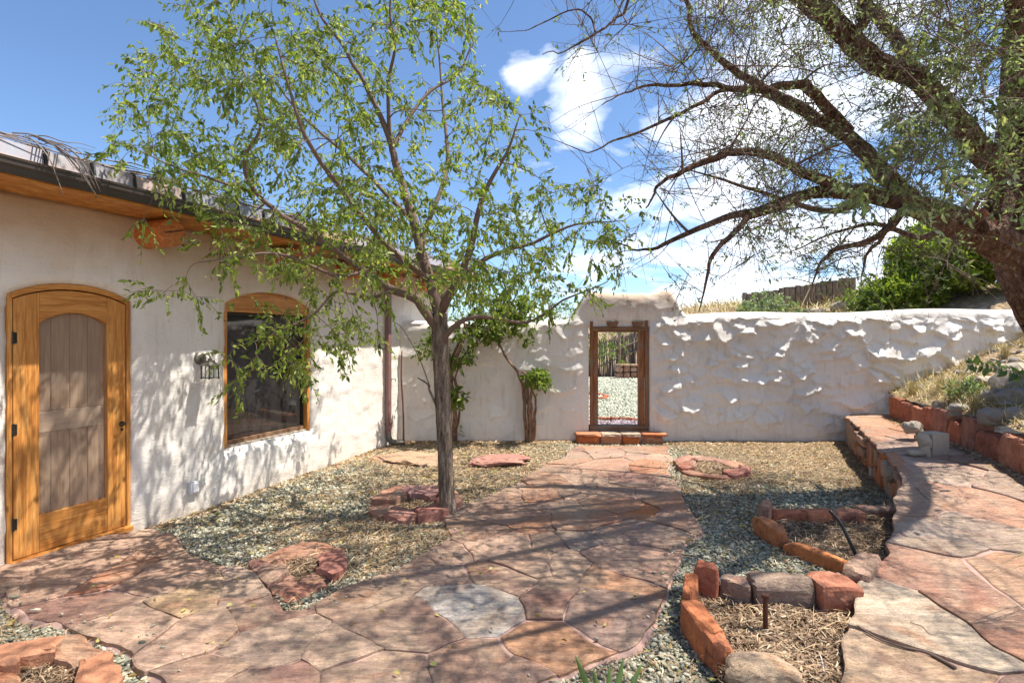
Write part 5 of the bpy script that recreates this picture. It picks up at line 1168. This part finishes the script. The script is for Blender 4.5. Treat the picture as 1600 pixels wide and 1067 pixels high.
# ---------------------------------------------------------------- beyond the wall
def at(u, v, y): q = Q(u, v, y); return (q.x, q.y, float(HB(q.x, q.y)))
k = 0
for u, v, y, h, w, nb, mat, lab in ((1468, 440, 12.2, 1.65, .95, 420, JUNI, 'dense bright juniper bush beyond the wall below the big limb'), (1520, 450, 11.3, 1.6, .95, 300, JUNI, 'dark green juniper beside the leaning trunk beyond the wall'),
        (1408, 458, 11.8, .85, .6, 150, JUNI, 'small bright juniper sprawling left of the dense one beyond the wall'), (1370, 470, 12.0, .8, .6, 80, BUSHLEAF, 'low leafy shrub beyond the wall left of the juniper'), (1135, 470, 10.4, .75, .55, 70, BUSHLEAF, 'light green leafy shrub behind the wall right of the gate hump'),
        (1200, 430, 14.5, 1.1, .7, 110, OLEAF, 'feathery pale green bush in front of the picket fence'), (1090, 480, 11.0, .6, .5, 24, BUSHLEAF, 'small shrub just beyond the wall beside the hump')):
    x_, y_, z_ = at(u, v, y); shrub('shrub', (x_, y_, z_-.03), h, w, nb, 5, 9 if mat is JUNI else 8, .12 if mat is JUNI else .07, mat, lab, 400+k, 'shrub', GTWIG, None, -.2 if mat is JUNI else .2, .3 if mat is JUNI else .5, .25, 'shrubs beyond the garden wall', .24); k += 1
for u, y, h, w, nb, lab in ((800, 13, 3.0, 1.6, 170, 'tall leafy bush filling the gap above the wall left of the gate'), (905, 14, 2.6, 1.2, 90, 'tall bush behind the raised hump of the gateway'), (740, 12, 2.0, 1.0, 70, 'bush beyond the wall beside the house corner')):
    x_ = (u-800)/F*y; shrub('shrub', (x_, y, float(HB(x_, y))), h, w, nb, 5, 7, .07, BUSHLEAF, lab, 420+u, 'shrub', GTWIG, .8, .2, .3, .35, 'shrubs beyond the garden wall', .3)
# picket fence of split logs on the hill
pf = empty('palisade_fence', (6.5, 16, 3), 'weathered palisade of split logs standing on the hill beyond the wall', 'fence'); LOG = m_bark('split_log', (.12, .08, .06), (.32, .23, .18), (.50, .39, .31), .6, .02)
r_ = random.Random(31); u = 1160.
while u < 1335:
    y = 17-1.8*(u-1078)/250; top = np.interp(u, [1078, 1165, 1320, 1340], [458, 459, 434, 437])+r_.uniform(-1.5, 1.5); bot = np.interp(u, [1078, 1165, 1335], [482, 480, 462]); w = r_.uniform(7, 10) ; a = Q(u+w/2, bot+8, y); b = Q(u+w/2+r_.uniform(-.6, .6), top, y)
    m = MB(); m.tube([a, (a+b)/2, b], w/2/F*y*.97, 7, True, .08, int(u)); m.build('post', LOG, pf); u += w
# coyote fence seen through the gate
cf = empty('coyote_fence', (2.7, 17.6, .5), 'rough coyote fence of thin grey sticks seen through the gateway', 'fence'); m = MB(); r_ = random.Random(33)
for i in range(150):
    u = 905+i*.80+r_.uniform(-.4, .4); y = 17.6+r_.uniform(-.08, .08); x_ = (u-800)/F*y; z0 = float(HB(x_, y))-.1; topv = np.interp(u, [905, 940, 985, 1000, 1030], [545, 532, 524, 513, 505])+r_.uniform(-4, 3); zt_ = EYE-(topv-CV)/F*y; m.tube([(x_, y, z0), (x_+r_.uniform(-.05, .05), y, (z0+zt_)/2), (x_+r_.uniform(-.10, .10), y, zt_)], r_.uniform(.010, .022), 5)
m.build('sticks', GTWIG, cf, kind='stuff')
for a, b in (((905, 585), (1025, 535)), ((905, 572), (1025, 520))): m = MB(); m.tube([Q(*a, 17.5), Q(*b, 17.5)], .025, 6); m.build('rail', GTWIG, cf)
for u in (968, 1010): m = MB(); q = Q(u, 590, 17.45); m.tube([q, Q(u, 510, 17.45)], .045, 8); m.build('post', LOG, cf)
# red block wall in front of it
lw = empty('low_block_wall', tuple(Q(1000, 590, 17)), 'low red sandstone block wall in the yard beyond the gateway', 'wall'); r_ = random.Random(35)
u = 962
while u < 1040:
    w = r_.uniform(9, 14)
    for (v0, v1) in ((591, 581), (581, 572)):
        a = Q(u, v0, 17.0); b = Q(u+w-.8, v0, 17.0); z0 = a.z; z1 = EYE-(v1-CV)/F*17.0; rock('block', ((a.x+b.x)/2, 17.05, (z0+z1)/2), (b.x-a.x, .3, z1-z0-.015), 0, int(u*3+v0), RED, r_.choice([(.48, .27, .19), (.42, .22, .15), (.52, .33, .25)]), lw, 4, .05, 8)
    a = Q(u, 572, 17); rock('cap', (a.x+w/F*17/2, 17.05, a.z+.03), (w/F*17-.01, .36, .07), 0, int(u), STONE, (.50, .34, .26), lw, 4, .04, 8); u += w
# edging between purple and pale gravel, and a far ring
ed = empty('stone_edging', (1.9, 10.2, .15), 'row of small red edging stones in the gravel beyond the gate', 'edging'); r_ = random.Random(36)
for i in range(16):
    t = i/15; u = 925+95*t; v = 643+11*t**1.2; y = 10.15-.25*t; q = Q(u, v, y); zz = float(HB(q.x, y)); rock('edge_stone', (q.x, y, zz+.03), (.10, .09, .10), r_.random(), 700+i, RED, rc(), ed, 4, .15)
fr = empty('far_stone_ring', (1.95, 13.3, .27), 'small red stone ring in the pale gravel far beyond the gate', 'stone ring')
for i in range(8):
    a = i*math.pi/4; x_, y_ = 1.95+.30*math.cos(a), 13.0+.42*math.sin(a); rock('stone', (x_, y_, float(HB(x_, y_))+.03), (.24, .16, .09), a+1.6, 720+i, RED, rc(), fr, 4, .15)
# ---------------------------------------------------------------- hillside: rocks, tufts, plants
def on_hill(u, v, guess=6.0):
    """where the sight line through a spot meets the hillside"""
    for y in np.arange(2.5, 9, .02):
        q = Q(u, v, y)
        if q.x > xw2(y)+.1 and q.z <= float(HS(q.x, y)): return q
    return Q(u, v, 8.4)
k = 0
for u, v, s, lab in ((1585, 602, .42, 'pale grey boulder at the right edge under the overhanging sprig'), (1560, 622, .30, 'flat grey boulder below the green sprig'), (1592, 628, .34, 'grey boulder lowest at the right edge of the slope'), (1540, 600, .22, 'small tan rock beside the spiky plant'),
        (1500, 655, .20, 'dark rock lying on top of the upright red blocks'), (1555, 655, .26, 'lichen covered rock above the red block wall'), (1588, 582, .36, 'tan boulder highest at the right edge of the slope'), (1590, 652, .22, 'dark cracked rock above the rightmost red block'), (1470, 640, .16, 'small grey rock at the head of the red block wall')):
    q = on_hill(u, v); o = rock('hillside_rock', (q.x, q.y, float(HS(q.x, q.y))+.02*s), (s*1.2, s*.9, s*.8), u*.1, 800+k, LICHEN if k % 3 else CONC, None, None, 9, .2, 2.6); tag(o, lab, 'rock', 'rocks on the hillside'); k += 1
g = np.random.default_rng(55); n = 900; yy = g.uniform(2.5, 8.6, n); dd = g.uniform(.1, 5, n); scatter('hillside_rubble', np.column_stack([xw2(yy)+dd, yy, HS(xw2(yy)+dd, yy)+.01]), .05, ico(), LICHEN, 56, kind='stuff')
for u, y, s, lab, i in ((1225, 14.6, .5, 'tan rock on the hill below the palisade', 0), (1275, 14.2, .45, 'tan rock right of it on the hill below the palisade', 1), (1190, 14.0, .4, 'brown rock by the grass clump on the far hill', 2), (1320, 13.6, .5, 'pale rock beside the green shrubs on the far hill', 3)):
    x_ = (u-800)/F*y; tag(rock('far_rock', (x_, y, float(HB(x_, y))+.05), (s*1.5, s, s*.7), u, 850+i, CONC, None, None, 7, .2, 2.5), lab, 'rock', 'rocks on the far hill')
def tuft(c, h, n, label, seed, mat=STRAW, w=.004, spread=.5, group='dry grass tufts', name='grass_tuft', cat='grass tuft'):
    g = np.random.default_rng(seed); a = g.uniform(0, 2*math.pi, n); l = h*g.uniform(.5, 1.15, n); sp = np.abs(g.normal(0, spread, n)); d = np.column_stack([np.cos(a)*sp, np.sin(a)*sp, np.ones(n)]); d /= np.linalg.norm(d, axis=1)[:, None]; s = np.column_stack([-np.sin(a), np.cos(a), np.zeros(n)]); p = np.array(c)+g.normal(0, h*.07, (n, 3))*np.array([1, 1, 0])-np.array([0, 0, .02])
    L = l[:, None]; m1 = p+d*L*.5; out = np.column_stack([np.cos(a), np.sin(a), np.zeros(n)]); tip = p+d*L+out*L*sp[:, None]*.35-np.array([0, 0, 1])*L*.12*sp[:, None]; V = np.stack([p-s*w, p+s*w, m1+s*w*.8, m1-s*w*.8, tip], 1).reshape(-1, 3); i = np.arange(n)*5
    Fc = np.concatenate([np.stack([i, i+1, i+2], 1), np.stack([i, i+2, i+3], 1), np.stack([i+3, i+2, i+4], 1)]); o = mesh(name, V, Fc, mat, None, False); return tag(o, label, cat, group)
YST = m_island('yellow_straw', [(0, (.36, .28, .12)), (.5, (.55, .46, .22)), (1, (.72, .64, .40))])
for i, (u, v, h, n, lab) in enumerate(((1425, 618, .22, 90, 'dry yellow tuft where the red blocks meet the wall'), (1470, 612, .24, 110, 'yellow grass tuft against the wall left of the spiky plant'), (1492, 628, .26, 160, 'thick pale grass tuft above the red blocks'), (1525, 645, .22, 110, 'wiry grass tuft drooping over the red blocks'),
        (1540, 590, .20, 60, 'thin dry tuft on the slope below the sprig'), (1570, 560, .25, 60, 'dry tuft at the top of the slope by the wall'))):
    q = on_hill(u, v); tuft((q.x, q.y, float(HS(q.x, q.y))), h*1.35, int(n*1.6), lab, 900+i, YST, .003)
for i, (u, y, h, n, lab) in enumerate(((1208, 13.2, .95, 420, 'tall straw coloured grass clump beyond the wall in front of the palisade'), (1310, 12.6, .4, 150, 'small straw clump on the far hill'), (1260, 13.6, .4, 150, 'low straw clump between rocks on the far hill'))):
    x_ = (u-800)/F*y; tuft((x_, y, float(HB(x_, y))), h, n, lab, 920+i, YST, .006, .35)
g = np.random.default_rng(57); n = 24000; yy = g.uniform(3, 8.7, n); dd = g.uniform(.05, 4.5, n); ok = (fbm(yy*1.5, dd*1.5, 4, 2)+.1 > 0) | (dd < .9); yy, dd = yy[ok], dd[ok]; straws('hillside_straw', xw2(yy)+dd, yy, HS(xw2(yy)+dd, yy)+.01, YST, 58, .10, .003, .4, 1.2, kind='stuff')
n = 9000; yy = g.uniform(9.5, 24, n); xx = yy*g.uniform(.28, .72, n); ok = xx > 4.4; yy, xx = yy[ok], xx[ok]; straws('far_hill_straw', xx, yy, HB(xx, yy)+.01, YST, 59, .22, .008, .4, 1.6, kind='stuff')
q = on_hill(1512, 625); shrub('spiky_plant', (q.x, q.y, float(HS(q.x, q.y))), .26, .20, 22, 3, 7, .06, OLEAF, 'grey green spiky plant on the slope above the red blocks', 95, 'plant', GTWIG, None, -.3, .3, .3, None, .08)
q = on_hill(1600, 600); root = empty('leafy_sprig', (q.x, q.y, q.z), 'arching sprig with rounded green leaves in front of the wall at the right edge', 'plant'); s_ = MB(); g = np.random.default_rng(96)
A = spline([tuple(Q(u, v, y)) for u, v, y in ((1640, 610, 5.6), (1600, 588, 5.6), (1570, 577, 5.55), (1545, 573, 5.5), (1515, 568, 5.5))], 6); s_.tube(A, list(np.linspace(.006, .002, len(A))), 5); s_.build('stem', GTWIG, root, smooth=True); lp = []; ld = []
for p in A:
    for sg in (-1, 1): lp.append(p); ld.append((-.35, g.normal(0, .3), sg*.8+g.normal(0, .2)))
leafmesh('leaves', np.array(lp), np.array(ld, float), .075, .6, m_island('round_leaves', [(0, (.05, .10, .04)), (1, (.14, .22, .07))], .5, 20, .001, .3), root, 97)
# yucca blades at the bottom edge
yc = P(950, 1130, .0); yr = empty('yucca', yc, 'green yucca with broad pointed blades poking up at the bottom edge', 'plant'); YM = m_plain('yucca_blade', (.16, .24, .06), .45, 0, 5, .2)
for (u, v, du) in ((898, 1030, -20), (926, 1052, -8), (952, 1048, 0), (974, 1036, 8), (1003, 1044, 22), (1030, 1075, 36), (870, 1080, -36)):
    t = Q(u, v-9, 2.40+.002*du); b = yc+Vector((du*.0012, .0, .0)); d = (t-b).normalized(); sd = d.cross(Vector((0, 1, 0))).normalized(); w = .016; V = []; Fc = []
    for i, f in enumerate((0, .35, .7, .9, 1)):
        p = b+(t-b)*f; ww = w*(1, 1.05, .8, .4, .02)[i]; V += [tuple(p-sd*ww+Vector((0, -.006*(1-f), 0))), tuple(p+Vector((0, .006*(1-f), 0))), tuple(p+sd*ww+Vector((0, -.006*(1-f), 0)))]
        if i: a = (i-1)*3; Fc += [(a, a+1, a+4, a+3), (a+1, a+2, a+5, a+4)]
    o = mesh('blade', V, Fc, YM, yr, True); sd_ = o.modifiers.new('thickness', 'SOLIDIFY'); sd_.thickness = .003
# dry bowing stalks at the right edge, twigs on the raised path
g = np.random.default_rng(98); m = MB()
for i in range(9):
    b = Vector((3.35+.05*i*.3, 3.0+.04*i, .12)); u, v = ((1556, 868), (1568, 850), (1540, 905), (1572, 830), (1585, 812), (1562, 880), (1580, 845), (1590, 870), (1548, 892))[i]; t = Q(u, v, 2.95); mid = (b+t)/2+Vector((0, 0, .18)); twigtube(m, [b, mid, t], .0028, .001, 4)
o = m.build('bowing_stalks', YST, None, smooth=True); tag(o, 'pale dry grass stalks bowing over the raised path from the right edge', 'grass stalks')
def twig_on(px, r0, r1, label):
    m = MB(); pts = []
    for (u, v) in px:
        for it in range(1):
            z = .12; 
            for _ in range(8): q = P(u, v, z); z = float(zt(q.y))+.012
        pts.append(q)
    twigtube(m, pts, r0, r1, 5); o = m.build('fallen_twig', TWIG, None, smooth=True); tag(o, label, 'twig')
twig_on([(1340, 977), (1370, 996), (1410, 1010), (1445, 1018), (1470, 1030), (1493, 1043)], .004, .010, 'forked dead twig lying across the pale slab of the raised path')
twig_on([(1422, 972), (1440, 978), (1452, 990), (1464, 992)], .003, .004, 'short crooked twig on the pale slab above the longer twig')
g = np.random.default_rng(99); n = 420; xx = g.uniform(-3.4, 2.0, n); yy = g.uniform(2.4, 8.4, n); ok = inpoly(xx, yy, PATH); xx, yy = xx[ok], yy[ok]; a = g.uniform(0, 6.28, len(xx))
xs_, ys_ = g.uniform(-3.4, 2.4, 9000), g.uniform(1.8, 8.4, 9000); ok_ = inpoly(xs_, ys_, PATH) & (distpoly(xs_, ys_, PATH) < np.abs(g.normal(0, .07, 9000))); scatter('spilled_gravel', np.column_stack([xs_, ys_, xs_*0+.016])[ok_], .009, ico(), PEBBLE, 111, kind='stuff')
FALL = m_island('fallen_leaves', [(0, (.30, .20, .08)), (.5, (.50, .38, .10)), (.9, (.42, .42, .14)), (1, (.45, .12, .06))])
leafmesh('fallen_leaves', np.column_stack([xx, yy, xx*0+.022]), np.column_stack([np.cos(a), np.sin(a), a*0+.05]), .028, .5, FALL, None, 100)
g = np.random.default_rng(102); x, y = gravel_pts(5000, 2.0, 8, 103); x, y = x[:1400], y[:1400]; a = g.uniform(0, 6.28, len(x)); leafmesh('fallen_leaves', np.column_stack([x, y, G(x, y)+.03]), np.column_stack([np.cos(a), np.sin(a), a*0+.1]), .032, .5, FALL, None, 104)
